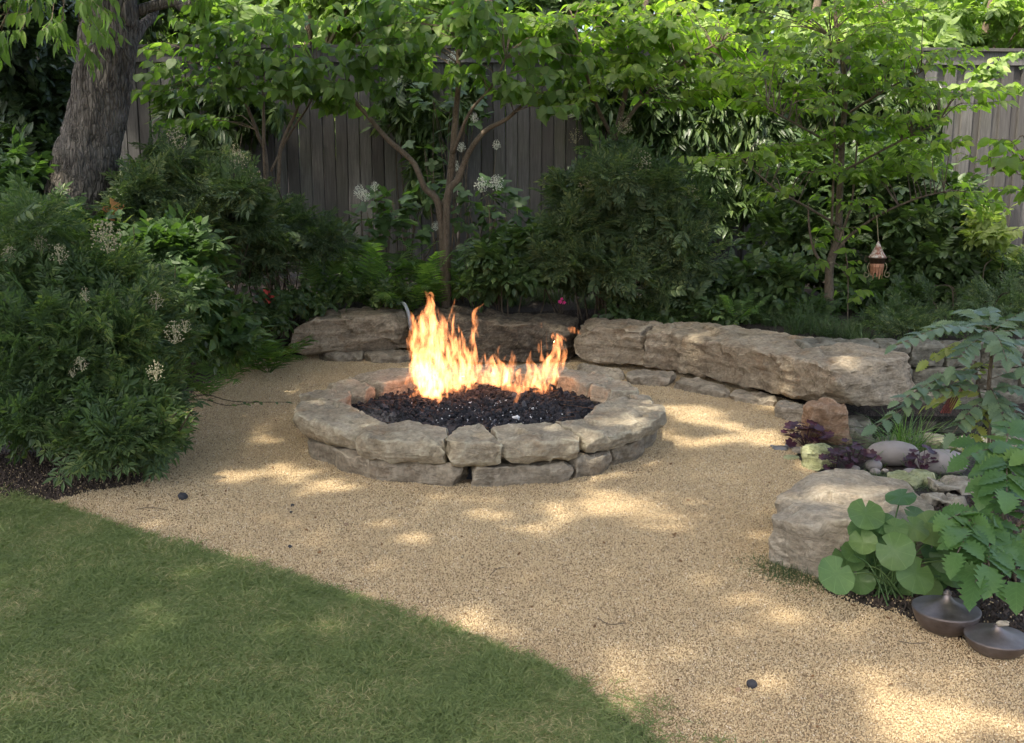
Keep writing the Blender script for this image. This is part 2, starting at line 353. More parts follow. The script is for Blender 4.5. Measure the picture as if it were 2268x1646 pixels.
M['orange_leaf'] = leaf_mat('orange_new_leaf', (.45, .17, .08), (.6, .3, .14), None, .4)
M['pale_leaf'] = leaf_mat('pale_new_leaf', (.24, .30, .09), (.36, .42, .15), None, .45)
M['dead_leaf'] = leaf_mat('dead_leaf', (.14, .07, .03), (.22, .12, .05), None, .1, .8)
M['pipe'] = plain('grey_pipe', (.42, .44, .44), .5, .1, .1)
s = NT('pond_water'); s.set(Base_Color=(.008, .012, .008), Roughness=.06); n = s.noise(s.pos(), 9, 3); s.bump(n, .08, .02); M['water'] = s.m
# ------------------------------------------------------------------ ground
BX = np.array([-10, -3.6, -2.9, -2.1, .6, 1.2, 1.74, 2.4, 2.65, 7, 14]); BY = np.array([8.6, 8.9, 9.6, 10.0, 10.05, 9.6, 9.45, 8.35, 8.02, 7.95, 7.9])
def H(x, y):
    yb = np.interp(x, BX, BY); wd = np.interp(x, [-3.6, -2.2], [1.8, .28]); t = np.clip((y - yb)/wd, 0, 1); t = t*t*(3 - 2*t)
    u = np.clip((y - yb - 1)/2.5, 0, 1)
    h = .40*t + .10*u + .03*t*vn(np.stack([x*1.5, y*1.5, x*0], -1), 3)
    p = np.clip(1 - np.maximum(np.abs(x - 3.35)/1.05, np.abs(y - 7.15)/.68), 0, 1); h = h - .30*np.clip(p*3, 0, 1)
    lf = np.clip((-2.2 - x)/2, 0, 1)*np.clip((y - 5.2)/3, 0, 1)*.10
    return h + lf - .012
xs = np.concatenate([[-300, -80, -30, -18], np.arange(-12, 12.01, .14), [18, 30, 80, 300]]); ys = np.concatenate([[-300, -60, -15, -5], np.arange(-2, 15.01, .14), [20, 40, 100, 400]])
gx, gy = np.meshgrid(xs, ys, indexing='ij'); V = np.stack([gx, gy, H(gx, gy)], -1).reshape(-1, 3)
i, j = np.meshgrid(np.arange(len(xs) - 1), np.arange(len(ys) - 1), indexing='ij'); a = i*len(ys) + j
F = np.stack([a, a + len(ys), a + len(ys) + 1, a + 1], -1).reshape(-1, 4)
tag(part('ground', V, F, M['soil'], smooth=True), kind='structure')
LAWN_EDGE = [(-60, 1104), (0, 1110), (60, 1112), (120, 1125), (200, 1152), (280, 1184), (360, 1206), (430, 1228), (500, 1246), (580, 1264), (650, 1283), (740, 1316), (830, 1347), (900, 1378), (960, 1395), (1050, 1424), (1120, 1450), (1180, 1474), (1250, 1512), (1310, 1546), (1380, 1592), (1440, 1640), (1490, 1690)]
le = np.array([D(*p)[:2] for p in LAWN_EDGE])
def inset(poly, z):
    from mathutils.geometry import tessellate_polygon
    P = [Vector((p[0], p[1], z)) for p in poly]; T = tessellate_polygon([P]); V = np.array(P); F = np.array(T)
    n = np.cross(V[F[:, 1]] - V[F[:, 0]], V[F[:, 2]] - V[F[:, 0]])[:, 2]; F[n < 0] = F[n < 0][:, ::-1]; return V, F
lawn_poly = np.vstack([[-60, le[0, 1] + .4], [-5, le[0, 1] + .1], le, [1.2, 1.4], [1.4, -20], [-60, -20]])
GR = [(110, 1113), (200, 1090), (300, 1075), (330, 1062), (350, 1040), (350, 960), (370, 900), (410, 850), (470, 815), (560, 798), (640, 792), (760, 775), (1000, 775), (1280, 790)]
gr = [D(*p)[:2] for p in GR]
gr += [np.array(q) for q in [(1.35, 9.3), (1.75, 8.75), (2.2, 7.75), (2.4, 7.2)]]
gr += [D(*p)[:2] for p in [(1870, 950), (1800, 985), (1760, 1010), (1790, 1040), (1900, 1075), (1900, 1200), (1800, 1290), (1850, 1325), (1990, 1360), (2060, 1395), (2160, 1425), (2300, 1462)]]
gr += [np.array(q) for q in [(2.6, 3.1), (2.6, .8), (1.1, .8)]] + [p for p in (le[::-1][:-2] - np.array([.12, .12]))]
GP = np.array(gr); V, F = inset(GP, 0.0); tag(part('gravel_path', V, F, M['gravel_bed']), kind='structure')
V, F = inset(lawn_poly, .006); tag(part('lawn_bed', V, F, M['lawn_soil']), kind='structure')
V, F = inset([(2.3, 6.45), (4.6, 6.45), (4.6, 7.95), (2.3, 7.95)], -.10); tag(part('pond_water', V, F, M['water']), kind='structure')

# points carrying small instanced pieces (what nobody could count)
def scatter_points(name, P, rot, scl, meshes, mat, label, cat):
    me = bpy.data.meshes.new(name); me.vertices.add(len(P)); me.vertices.foreach_set('co', np.asarray(P, np.float32).ravel())
    a = me.attributes.new('rot', 'FLOAT_VECTOR', 'POINT'); a.data.foreach_set('vector', np.asarray(rot, np.float32).ravel())
    a = me.attributes.new('scl', 'FLOAT_VECTOR', 'POINT'); a.data.foreach_set('vector', np.asarray(scl, np.float32).ravel())
    me.materials.append(mat); o = link(name, me); tag(o, label, cat, kind='stuff')
    g = bpy.data.node_groups.new(name + '_nodes', 'GeometryNodeTree')
    g.interface.new_socket('Geometry', in_out='INPUT', socket_type='NodeSocketGeometry'); g.interface.new_socket('Geometry', in_out='OUTPUT', socket_type='NodeSocketGeometry')
    N = g.nodes.new; gi = N('NodeGroupInput'); go = N('NodeGroupOutput'); ip = N('GeometryNodeInstanceOnPoints'); mp = N('GeometryNodeMeshToPoints')
    g.links.new(gi.outputs[0], mp.inputs[0]); g.links.new(mp.outputs[0], ip.inputs['Points']); ip.inputs['Pick Instance'].default_value = True
    jg = N('GeometryNodeJoinGeometry')
    for m in meshes:
        if mat and not m.materials: m.materials.append(mat)
        src = bpy.data.objects.new(name + '_piece', m); oi = N('GeometryNodeObjectInfo'); oi.inputs['Object'].default_value = src; oi.inputs['As Instance'].default_value = True
        g.links.new(oi.outputs['Geometry'], jg.inputs[0])
    g.links.new(jg.outputs[0], ip.inputs['Instance'])
    for nm, sock in (('rot', 'Rotation'), ('scl', 'Scale')):
        na = N('GeometryNodeInputNamedAttribute'); na.data_type = 'FLOAT_VECTOR'; na.inputs['Name'].default_value = nm
        if sock == 'Rotation':
            er = N('FunctionNodeEulerToRotation'); g.links.new(na.outputs[0], er.inputs[0]); g.links.new(er.outputs[0], ip.inputs[sock])
        else: g.links.new(na.outputs[0], ip.inputs[sock])
    g.links.new(ip.outputs[0], go.inputs[0]); md = o.modifiers.new('scatter', 'NODES'); md.node_group = g; return o
def sample_view(n, poly, y0, y1, bias=1.0, margin=60):
    out = []; tot = 0
    while tot < n:
        m = n*2; y = y0 + (y1 - y0)*rng.random(m)**bias; x = (rng.random(m)*2 - 1)*(y*.56 + .15)
        ok = inside(poly, x, y); out.append(np.stack([x[ok], y[ok]], 1)); tot += ok.sum()
    return np.vstack(out)[:n]
def rock_piece(seed, s=(1, .75, .6)):
    r = np.random.default_rng(seed); q, F = cube_grid(2, 2, 2); q = nrm(q)*r.uniform(.75, 1.15, (len(q), 1))*np.array(s); return mesh('piece', q, F)
NG = 400000
p = sample_view(NG, GP, 2.6, 9.9, 1.0)
edge = fbm(np.stack([p[:, 0]*5, p[:, 1]*5, p[:, 0]*0], -1), 3, 9)*.05
p = p[~((p[:, 0] < -1.3) & inside(lawn_poly + 0, p[:, 0], p[:, 1]) & (edge < .0))]
r2 = (p[:, 0] + .21)**2 + (p[:, 1] - 6.72)**2; p = p[(r2 > 1.05**2)]
n = len(p); sz = (.0022 + .0021*rng.random(n)**1.5)*np.interp(p[:, 1], [3, 6, 10], [1, 1.35, 1.7])
scatter_points('gravel', np.c_[p, rng.uniform(.0, .006, n)], rng.uniform(-3, 3, (n, 3)), np.repeat(sz[:, None], 3, 1), [rock_piece(k) for k in range(4)], M['grain'], 'tan crushed gravel covering the patio around the fire pit', 'gravel')
q = sample_view(900, GP, 2.8, 9.5); n = len(q)
fm_ = [mesh('flake', np.array([(-.5, -.9, 0), (.5, -.8, .15), (.6, .2, 0), (0, 1.1, .2), (-.6, .3, .1)]), [np.array([[0, 1, 2, 4]]), np.array([[4, 2, 3]])])]
scatter_points('leaf_litter', np.c_[q, np.full(n, .008)], np.c_[rng.uniform(-.5, .5, (n, 2)), rng.uniform(-3, 3, n)], np.repeat((.003 + .009*rng.random(n)**3)[:, None], 3, 1), fm_, M['dead_leaf'], 'crumbs of dead leaves and bark scattered on the gravel', 'leaf litter')
# a thin spill of gravel and bark chips over the soil at the edges
q = np.vstack([sample_view(60000, np.array([(-3.2, 5.0), (-1.6, 4.7), (-1.5, 6.4), (-3.4, 6.0)]), 4.6, 6.4), sample_view(40000, np.array([(1.2, 3.2), (2.6, 3.2), (2.6, 5.0), (1.2, 5.0)]), 3.2, 5.0)]); q = q[~inside(GP, q[:, 0], q[:, 1])]
q = q[rng.random(len(q)) < np.where(inside(GP, q[:, 0] + rng.normal(0, .06, len(q)), q[:, 1] + rng.normal(0, .06, len(q))), .9, np.where(q[:, 0] < 0, np.clip(.06 + .45*np.exp(-((q[:, 1] - 4.95)/.2)**2), 0, 1), .04))]; n = len(q)
scatter_points('scattered_gravel', np.c_[q, H(q[:, 0], q[:, 1]) + .004], rng.uniform(-3, 3, (n, 3)), np.repeat((.003 + .003*rng.random(n))[:, None], 3, 1), [rock_piece(k + 9) for k in range(3)], M['grain'], 'loose gravel spilled over the dark mulch beside the lawn', 'gravel')
q = np.vstack([sample_view(9000, np.array([(-3.6, 4.8), (-1.4, 4.7), (-1.4, 6.0), (-3.6, 6.4)]), 4.6, 6.4), sample_view(7000, np.array([(1.2, 3.2), (2.6, 3.2), (2.8, 5.5), (1.4, 5.2)]), 3.2, 5.5)]); jj_ = rng.normal(0, .07, q.shape); q = q[~inside(GP, q[:, 0], q[:, 1]) & ~inside(GP, q[:, 0] + jj_[:, 0], q[:, 1] + jj_[:, 1])]; n = len(q)
scatter_points('bark_mulch', np.c_[q, H(q[:, 0], q[:, 1]) + .006], rng.uniform(-3, 3, (n, 3)), np.c_[rng.uniform(.008, .022, n), rng.uniform(.003, .007, n), rng.uniform(.002, .004, n)], [rock_piece(k + 19, (1, 1, 1)) for k in range(3)], plain('bark_chip', (.06, .042, .03), .9, 0, .5, 30), 'dark shredded bark mulch on the planting beds', 'mulch')
# lawn: tufts of bent blades
def tuft(seed, nb=10, h=.042, sp=.014):
    r = np.random.default_rng(seed); A = Acc()
    for _ in range(nb):
        b = np.array([*r.normal(0, sp, 2), 0]); d = nrm(np.array([*r.normal(0, .75, 2), 1.0])); hh = h*r.uniform(.5, 1.25); w_ = r.uniform(.0009, .0016)
        sd_ = nrm(np.cross(d, r.normal(size=3))); P = [b + d*hh*t + np.array([0, 0, -.4*hh*t*t]) + nrm(np.array([d[0], d[1], 1e-6]))*.4*hh*t*t for t in (0, .4, .75, 1)]
        V = np.array([P[0] - sd_*w_, P[0] + sd_*w_, P[1] + sd_*w_, P[1] - sd_*w_, P[2] + sd_*w_*.7, P[2] - sd_*w_*.7, P[3]])
        A.add(V, [np.array([[0, 1, 2, 3], [3, 2, 4, 5]]), np.array([[5, 4, 6]])])
    return mesh('tuft', *A.get())
wob = np.array([*le]); q = sample_view(52000, lawn_poly, 2.5, 5.8); dn = fbm(np.stack([q[:, 0]*2.6, q[:, 1]*2.6, q[:, 0]*0], -1), 3, 4)
q = q[rng.random(len(q)) < np.clip(.92 + .45*dn, .35, 1)]; n = len(q)
q = q + rng.normal(0, .012, q.shape); st_ = le[rng.integers(0, len(le) - 1, 500)] + rng.normal(0, .03, (500, 2)); st_ = st_ + (np.roll(le, -1, 0)[3] - le[3])*rng.normal(0, .8, (500, 1)); st_ = st_[(st_[:, 1] > 2.4) & (st_[:, 0] < 2)]; q = np.vstack([q, st_]); n = len(q)
hs = np.clip(1 + .35*fbm(np.stack([q[:, 0]*4, q[:, 1]*4, q[:, 0]*0], -1), 3, 14), .5, 1.5)
scatter_points('lawn_grass', np.c_[q, np.full(n, .004)], np.c_[rng.uniform(-.2, .2, (n, 2)), rng.uniform(-3, 3, n)], np.c_[np.ones(n), np.ones(n), hs], [tuft(k) for k in range(6)], M['grass'], 'short green lawn with dry straw patches at the lower left', 'lawn')

# ------------------------------------------------------------------ fence
FT = 3.17
fence_path = [(-11, 12.3), (2.3, 12.5), (11, 13.2)]
fence = thing('wooden_fence', (0, 12.4, .5), 'tall weathered grey board fence running behind all the shrubs', 'fence')
bm = []
for k in range(4):
    r = np.random.default_rng(k); V, F = cube_grid(6, 1, 10); e_ = np.abs(V[:, 0]) > .9; m_ = (np.abs(V[:, 0]) > .5) & ~e_; V[m_, 0] = np.sign(V[m_, 0])*.86; V[e_ & (V[:, 1] < 0), 1] = .6; V = V*np.array([.074, .011, 1.28]); V[:, 0] += .002*vn(V*9 + k*7, 1); V[:, 1] += .003*vn(V*3 + k*5, 2)
    V[:, 0] *= 1; bm.append(mesh('board', V, F, M['wood']))
for s_ in range(2):
    a0, a1 = np.array(fence_path[s_]), np.array(fence_path[s_ + 1]); L = np.linalg.norm(a1 - a0); u = (a1 - a0)/L; nrml = np.array([u[1], -u[0]]); an = math.atan2(u[1], u[0])
    pt = .142 if s_ == 0 else .118
    for k in range(int(L/pt)):
        c = a0 + u*(.06 + k*pt)
        if abs(c[0]) > 8.6: continue
        o = link('board', bm[rng.integers(4)], fence); c = c + nrml*((.024 if k % 2 == 0 else -.014) if s_ else rng.uniform(-.007, .007)); o.scale = (1, 1, 1) if s_ else (.955, 1, 1)
        o.location = (c[0], c[1] - 12.4, .10 + 1.28 - .02 - .5 + .5 + rng.uniform(-.006, .006)); o.rotation_euler = (rng.normal(0, .002), rng.normal(0, .004), an + rng.normal(0, .015))
    for k in range(int(L/2.4) + 1):
        c0 = a0 + u*k*2.4; c1 = a0 + u*min((k + 1)*2.4 - .004, L)
        if max(abs(c0[0]), abs(c1[0])) > 10.5: continue
        m2 = (c0 + c1)/2; R = Matrix.Rotation(an, 3, 'Z'); hl = np.linalg.norm(c1 - c0)/2
        part('fascia', *box([*(m2 + nrml*.045), FT - .11], (hl, .014, .075), np.array(R)), M['wood'], fence)
        part('cap', *box([*(m2 + nrml*.01), FT - .014], (hl, .085, .018), np.array(R)), M['wood'], fence)
        part('rail', *box([*(m2 - nrml*.06), 1.2], (hl, .02, .045), np.array(R)), M['wood'], fence)
        part('post', *box([*(c0 - nrml*.13), 1.6], (.045, .045, 1.5), np.array(R)), M['wood'], fence)

# ------------------------------------------------------------------ fire pit
PC = np.array([-.21, 6.72]); RT = .275
pit = thing('fire_pit', (PC[0], PC[1], 0), 'round low fire pit of rough tan limestone with flames inside', 'fire pit')
def ring_stone(t0, t1, ri, ro, z0, z1, seed, gap=.013, tilt=0., bulge=.025, res=None, mat='pit_stone', name='cap_stone', **kw):
    t0, t1 = math.radians(t0), math.radians(t1); r = np.random.default_rng(seed); ln = (t1 - t0)*ro
    sk = r.uniform(-.05, .05, 2); dz = r.uniform(-.01, .01, 4)
    def fn(q):
        u = (q[:, 0] + 1)/2; g = gap/ro; th = t0 + g + (t1 - t0 - 2*g)*u + sk[0]*(q[:, 1])*(u - 0) + sk[1]*0
        rr = ri + (ro - ri)*(q[:, 1] + 1)/2 + bulge*np.sin(u*math.pi*1.0)*(q[:, 1] > 0)*q[:, 1] + .02*np.sin(u*7 + seed)*q[:, 1]
        # a quarried block has a straighter face than the circle
        z = z0 + (z1 - z0)*(q[:, 2] + 1)/2 + tilt*(q[:, 1])*.5 + (dz[0]*(1 - u) + dz[1]*u)
        rr = rr - .035*np.maximum(-q[:, 2], 0)*np.maximum(q[:, 1], 0)
        return np.stack([PC[0] + rr*np.cos(th), PC[1] + rr*np.sin(th), z], -1)
    n = max(14, int(ln/.015)); k_ = dict(k=18, cuts=8, cut=.05, amp=.005, strata=.005, fine=.004, tb=.22, facet=.15, fam=.75); k_.update(kw)
    V, F = stone(fn, (n, 26, 10), seed, **k_)
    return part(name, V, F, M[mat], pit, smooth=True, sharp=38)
caps = [(232, 261, .79, 1.18), (261, 276, .80, 1.17), (276, 303, .78, 1.19), (303, 351, .81, 1.20), (351, 372, .86, 1.15), (12, 32, .84, 1.12), (32, 55, .86, 1.18), (55, 82, .83, 1.15), (82, 112, .83, 1.17), (112, 148, .82, 1.20), (148, 166, .84, 1.13), (166, 187, .89, 1.17), (187, 232, .84, 1.18)]
for k, (a0, a1, ri, ro) in enumerate(caps):
    ring_stone(a0, a1, ri, ro, RT - .118 - .018*rng.random(), RT + rng.uniform(-.008, .012), 100 + k, tilt=rng.uniform(-.012, .006))
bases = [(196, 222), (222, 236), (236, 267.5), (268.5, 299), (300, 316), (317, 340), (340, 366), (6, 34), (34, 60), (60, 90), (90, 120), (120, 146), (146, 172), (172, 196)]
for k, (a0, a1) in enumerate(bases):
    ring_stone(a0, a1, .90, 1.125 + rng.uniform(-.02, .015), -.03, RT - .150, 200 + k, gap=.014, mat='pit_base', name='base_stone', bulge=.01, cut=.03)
# inner dark liner so no light leaks between stones
V, F = lathe([(.92, -.02), (.92, .14), (.97, .14), (.97, -.02)], 60, (PC[0], PC[1], 0)); part('liner', V, F, M['grey_rock'], pit)
# lava rock: bed, the pieces one can tell apart, the small ones
bed = thing('lava_rock_bed', (PC[0], PC[1], .10), 'bed of black lava rock filling the fire pit', 'lava rock')
t = np.linspace(0, .93, 22); k = 60; th = np.arange(k)*2*math.pi/k
V = np.stack([t[:, None]*np.cos(th), t[:, None]*np.sin(th), np.zeros((22, k))], -1).reshape(-1, 3) + np.array([PC[0], PC[1], .165])
V[:, 2] += .022*fbm(V*9, 3, 8) + .03*(1 - ((V[:, :2] - PC)**2).sum(1)/.74)
i = np.arange(21)[:, None]*k; j = np.arange(k)[None]; j2 = (j + 1) % k
part('cinder_base', V, np.stack([i + j, i + k + j, i + k + j2, i + j2], -1).reshape(-1, 4), M['lava'], bed, smooth=True, kind='stuff')
lava = []
for k in range(6):
    r = np.random.default_rng(60 + k); q, F = cube_grid(3, 3, 3); q = nrm(q)*r.uniform(.62, 1.2, (len(q), 1))*np.array([1, r.uniform(.6, .9), r.uniform(.5, .85)]); lava.append((q, F))
def pit_pts(n, rmax=.90):
    a = rng.random(n)*2*math.pi; rr = rmax*np.sqrt(rng.random(n)); x = PC[0] + rr*np.cos(a); y = PC[1] + rr*np.sin(a)
    return np.c_[x, y, .178 + .03*(1 - rr**2/.74)]
lm = [mesh('lava_rock', q, F, M['lava'], smooth=False) for q, F in lava]
P = pit_pts(290)
for p_ in P:
    o = link('lava_rock', lm[rng.integers(6)], bed); s_ = rng.uniform(.018, .036)*(1.25 if rng.random() < .1 else 1); o.location = (p_[0] - PC[0], p_[1] - PC[1], p_[2] - .10 + rng.uniform(0, .015))
    o.rotation_euler = tuple(rng.uniform(-3, 3, 3)); o.scale = (s_, s_, s_)
A = Acc(); P = pit_pts(3000, .91)
for k in range(6):
    pk = P[k::6]; n = len(pk); A.add(*scatter((lava[k][0], [lava[k][1]]), pk + np.c_[np.zeros((n, 2)), rng.uniform(-.01, .008, n)], frames(rng.normal(size=(n, 3)), rng.normal(size=(n, 3))), rng.uniform(.006, .02, n)))
part('small_lava_rocks', *A.get(), M['lava'], bed, kind='stuff')
n = 130; P = pit_pts(n, .75); P[:, :2] = PC + rng.normal(0, .28, (n, 2)) + np.array([.05, -.25]); P = P[((P[:, :2] - PC)**2).sum(1) < .6]; n = len(P)
A = Acc().add(*scatter((lava[1][0], [lava[1][1]]), P + [0, 0, .018], frames(rng.normal(size=(n, 3)), rng.normal(size=(n, 3))), rng.uniform(.002, .006, n))); part('ash_specks', *A.get(), M['ash'], bed, kind='stuff')
for px, py, s_ in ((1143, 926, .028), (1043, 893, .016), (1122, 888, .015), (1180, 905, .012)):
    p_ = D(px, py, .21); V = lava[2][0]*s_*np.array([1, .8, .8]) + p_; part('white_ash_lump', V, lava[2][1], M['ash'], bed)
# dry pine straw on the coals
A = Acc()
for _ in range(90):
    a_ = rng.random()*2*math.pi; rr = rng.uniform(.55, .89); c = np.array([PC[0] + rr*math.cos(a_), PC[1] + rr*math.sin(a_), .222]); d = rng.normal(size=3)*[1, 1, .12]; d = nrm(d)*rng.uniform(.03, .07); b = np.cross(d, [0, 0, 1])*rng.uniform(-.5, .5)
    A.add(*tube(np.array([c - d, c + b, c + d]), .0011, 3, False))
part('pine_straw', *A.get(), plain('straw', (.17, .085, .04), .8, 0, .4), bed, kind='stuff')

# ------------------------------------------------------------------ stone bench slabs
def slab(label, secs, seed, mat='bench', res=(90, 24, 22), loc=None, name='stone_bench_slab', cat='stone slab', group='boulder slabs of the curved bench', **kw):
    """secs: (front-bottom point, height of top front, height of top back, depth, direction to the back)"""
    S = [(np.array(p[:2], float), p[2], tf, tb, dp, np.array(dr, float)) for p, tf, tb, dp, dr in secs]; m = len(S) - 1
    def fn(q):
        u = (q[:, 0] + 1)/2*m; i = np.clip(u.astype(int), 0, m - 1); f = u - i; f = f*f*(3 - 2*f)*.5 + f*.5
        g = lambda k: np.array([s_[k] for s_ in S], float)
        L = lambda A_: (A_[i].T*(1 - f) + A_[i + 1].T*f).T
        P = L(g(0)); zb, tf, tb, dp, dr = L(g(1)), L(g(2)), L(g(3)), L(g(4)), nrm(L(g(5)))
        b = (q[:, 1] + 1)/2; c = (q[:, 2] + 1)/2; top = tf + (tb - tf)*b
        xy = P + dr*(dp*b)[:, None]
        return np.c_[xy, zb + (top - zb)*c]
    V, F = stone(fn, res, seed, **kw)
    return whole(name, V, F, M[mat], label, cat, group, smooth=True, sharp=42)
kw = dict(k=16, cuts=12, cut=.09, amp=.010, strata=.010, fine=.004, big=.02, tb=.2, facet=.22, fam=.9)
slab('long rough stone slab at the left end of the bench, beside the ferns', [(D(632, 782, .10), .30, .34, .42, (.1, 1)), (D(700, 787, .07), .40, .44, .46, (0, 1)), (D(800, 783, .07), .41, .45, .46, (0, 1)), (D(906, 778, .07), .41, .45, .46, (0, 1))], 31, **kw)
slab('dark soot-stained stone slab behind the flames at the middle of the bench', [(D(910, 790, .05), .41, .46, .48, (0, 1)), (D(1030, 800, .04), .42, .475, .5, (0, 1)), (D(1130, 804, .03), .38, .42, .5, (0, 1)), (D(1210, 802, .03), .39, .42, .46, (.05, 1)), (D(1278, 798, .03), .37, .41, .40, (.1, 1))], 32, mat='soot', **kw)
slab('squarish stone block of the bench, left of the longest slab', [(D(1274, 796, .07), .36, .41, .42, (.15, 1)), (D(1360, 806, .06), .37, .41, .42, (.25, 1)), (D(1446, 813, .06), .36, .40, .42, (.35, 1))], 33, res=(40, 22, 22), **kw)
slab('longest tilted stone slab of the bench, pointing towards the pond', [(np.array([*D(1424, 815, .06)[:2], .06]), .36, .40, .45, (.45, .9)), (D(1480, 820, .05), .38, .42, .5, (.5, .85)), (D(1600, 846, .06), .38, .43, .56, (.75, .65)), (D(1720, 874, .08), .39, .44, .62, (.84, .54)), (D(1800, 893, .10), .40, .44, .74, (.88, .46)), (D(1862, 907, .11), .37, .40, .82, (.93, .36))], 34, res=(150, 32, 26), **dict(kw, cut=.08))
foot = [('low footing stone under the left bench slab', (700, 800), (800, 803), .09, .3), ('low footing stone behind the left side of the fire pit', (806, 803), (905, 806), .08, .3), ('flat footing stone right of the flames under the squarish block', (1285, 838), (1385, 850), .07, .3), ('flat footing stone at the foot of the block joint', (1388, 852), (1486, 858), .09, .26), ('buried flat stone left of the middle of the longest slab', (1490, 862), (1610, 885), .06, .25), ('thin buried stone edge in front of the longest slab', (1615, 886), (1712, 905), .05, .22), ('pale footing stone beside the reddish upright rock', (1720, 925), (1812, 948), .09, .22)]
for k, (lb, p0, p1, hh, dp) in enumerate(foot):
    slab(lb, [((*D(*p0)[:2], -.03), hh, hh + .01, dp, (.3 if k > 2 else 0, 1)), ((*D(*p1)[:2], -.03), hh*.9, hh, dp, (.4 if k > 2 else 0, 1))], 40 + k, mat='pit_base', res=(26, 12, 6), name='footing_stone', cat='stone', group='footing stones under the bench', k=6, cuts=6, cut=.05, amp=.012, strata=.004)
# grey curved pipe hooked over the bench
P = crom([E(910, 732, 9.72), E(906, 700, 9.68), E(900, 682, 9.72), E(893, 672, 9.85), E(880, 674, 10.1)], 6)
whole('curved_pipe', *tube(P, .016, 10), M['pipe'], 'thin grey pipe hooked over the bench left of the flames', 'pipe', smooth=True)

# ------------------------------------------------------------------ boulders and stones on the right
def blob(label, c, h, seed, mat, cat='stone', name='boulder', group=None, rot=0., k=4, res=(24, 20, 12), top=None, smooth_amt=None, **kw):
    if kw.get('cuts', 8) < 4: kw.setdefault('facet', 0)
    ca, sa = math.cos(rot), math.sin(rot)
    def fn(q):
        q = q.copy()
        if top is not None: tz = (q[:, 2] + 1)/2; q[:, 0] *= 1 - (1 - top)*tz; q[:, 1] *= 1 - (1 - top)*tz
        x, y = q[:, 0]*h[0], q[:, 1]*h[1]; return np.c_[c[0] + x*ca - y*sa, c[1] + x*sa + y*ca, c[2] + (q[:, 2] + 1)*h[2]]
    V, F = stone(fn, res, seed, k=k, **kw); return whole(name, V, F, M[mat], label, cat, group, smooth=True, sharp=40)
pb = [(1706, 1262), (1790, 1285), (1880, 1300), (1990, 1305)]
BO = [(D(1710, 1258), .205, .225, .40, (.30, 1)), (D(1748, 1268), .225, .25, .58, (.32, 1)), (D(1800, 1278), .245, .28, .68, (.25, 1)), (D(1880, 1285), .245, .28, .76, (.2, 1)), (D(2000, 1290), .23, .27, .78, (.12, 1)), (D(2120, 1280), .19, .24, .72, (.05, 1))]
slab('big pale boulder with a flat top beside the round-leaved plant', [((*p[:2], -.03), *r_) for p, *r_ in BO], 77, mat='boulder', res=(90, 60, 26), name='boulder', cat='boulder', group=None, k=26, cuts=6, cut=.05, amp=.004, strata=.003, fine=.002, big=.006, tb=.35, facet=.34, fam=.9)
c = D(1842, 985); blob('reddish upright rock leaning under the end of the longest slab', (c[0], c[1] + .13, -.02), (.165, .13, .135), 51, 'rust_stone', top=.72, k=8, cuts=10, cut=.06, res=(22, 18, 18), rot=.2)
c = D(1822, 1040); blob('yellow-green mossy rock at the gravel edge by the purple plants', (c[0], c[1] + .09, -.02), (.13, .11, .065), 52, 'mossy', top=.7, cuts=9, cut=.05)
c = D(1990, 1034); blob('large smooth pinkish river stone in front of the pond', (c[0], c[1] + .10, -.02), (.155, .10, .075), 53, 'river', k=2.2, cuts=0, amp=.002, strata=0, fine=0, name='river_stone', group='river stones by the pond')
c = D(2098, 1052); blob('broad grey river stone at the foot of the spiny shrub', (c[0], c[1] + .10, -.02), (.15, .11, .07), 54, 'river', k=2.4, cuts=2, amp=.003, strata=0, fine=0, name='river_stone', group='river stones by the pond')
rs = [(1934, 1041, .05, .035, 'small oval stone left of the large pinkish one'), (1872+20, 1045, .032, .022, 'small round stone nearest the purple leaves'), (1938, 1050, .03, .02, 'tiny pale stone in front of the large pinkish one'), (2016, 1058, .05, .03, 'small flat pale stone right of the large pinkish one'), (2050, 1063, .035, .018, 'small round stone before the broad grey one'), (1960, 1046, .022, .014, 'smallest pebble under the large pinkish stone')]
for k, (px, py, r_, hz, lb) in enumerate(rs):
    c = D(px, py); blob(lb, (c[0], c[1], -.006), (r_, r_*.8, hz), 60 + k, 'river', k=2.2, cuts=0, amp=.002, strata=0, fine=0, name='river_stone', group='river stones by the pond', res=(10, 10, 6))
fl = [(1728, 996, .05, .014, 'pebble_grey', 'dark flat pebble at the far left of the purple plant'), (1750, 993, .035, .018, 'pebble_grey', 'greenish grey pebble left of the purple plant'), (1772, 1003, .05, .02, 'pit_base', 'brown rounded pebble between purple plant and mossy rock'), (1752, 1016, .05, .012, 'mossy', 'thin pale green flake of stone beside the gravel'), (1712, 990, .02, .01, 'pebble_grey', 'tiny dark pebble at the gravel edge')]
for k, (px, py, r_, hz, mt, lb) in enumerate(fl):
    c = D(px, py); blob(lb, (c[0], c[1], -.004), (r_, r_*.7, hz), 70 + k, mt, k=2.6, cuts=2, cut=.01, amp=.002, strata=0, fine=0, name='pebble', cat='pebble', group='pebbles beside the purple plant', res=(10, 8, 5))
fs = [((1985, 1078), (2075, 1072), .05, .16, 'flat tan flagstone behind the big pale boulder'), ((2080, 1092), (2180, 1092), .04, .22, 'flat sunlit flagstone between boulder and spiny shrub'), ((2060, 1120), (2150, 1122), .03, .15, 'flat flagstone nearest the big pale boulder')]
for k, (p0, p1, hh, dp, lb) in enumerate(fs):
    slab(lb, [((*D(*p0)[:2], -.02), hh, hh, dp, (0, 1)), ((*D(*p1)[:2], -.02), hh, hh, dp, (0, 1))], 80 + k, mat='mossy' if k == 0 else 'boulder', res=(20, 10, 4), name='flagstone', cat='flagstone', group='flagstones by the boulder', k=6, cuts=5, cut=.03, amp=.008, strata=.002)
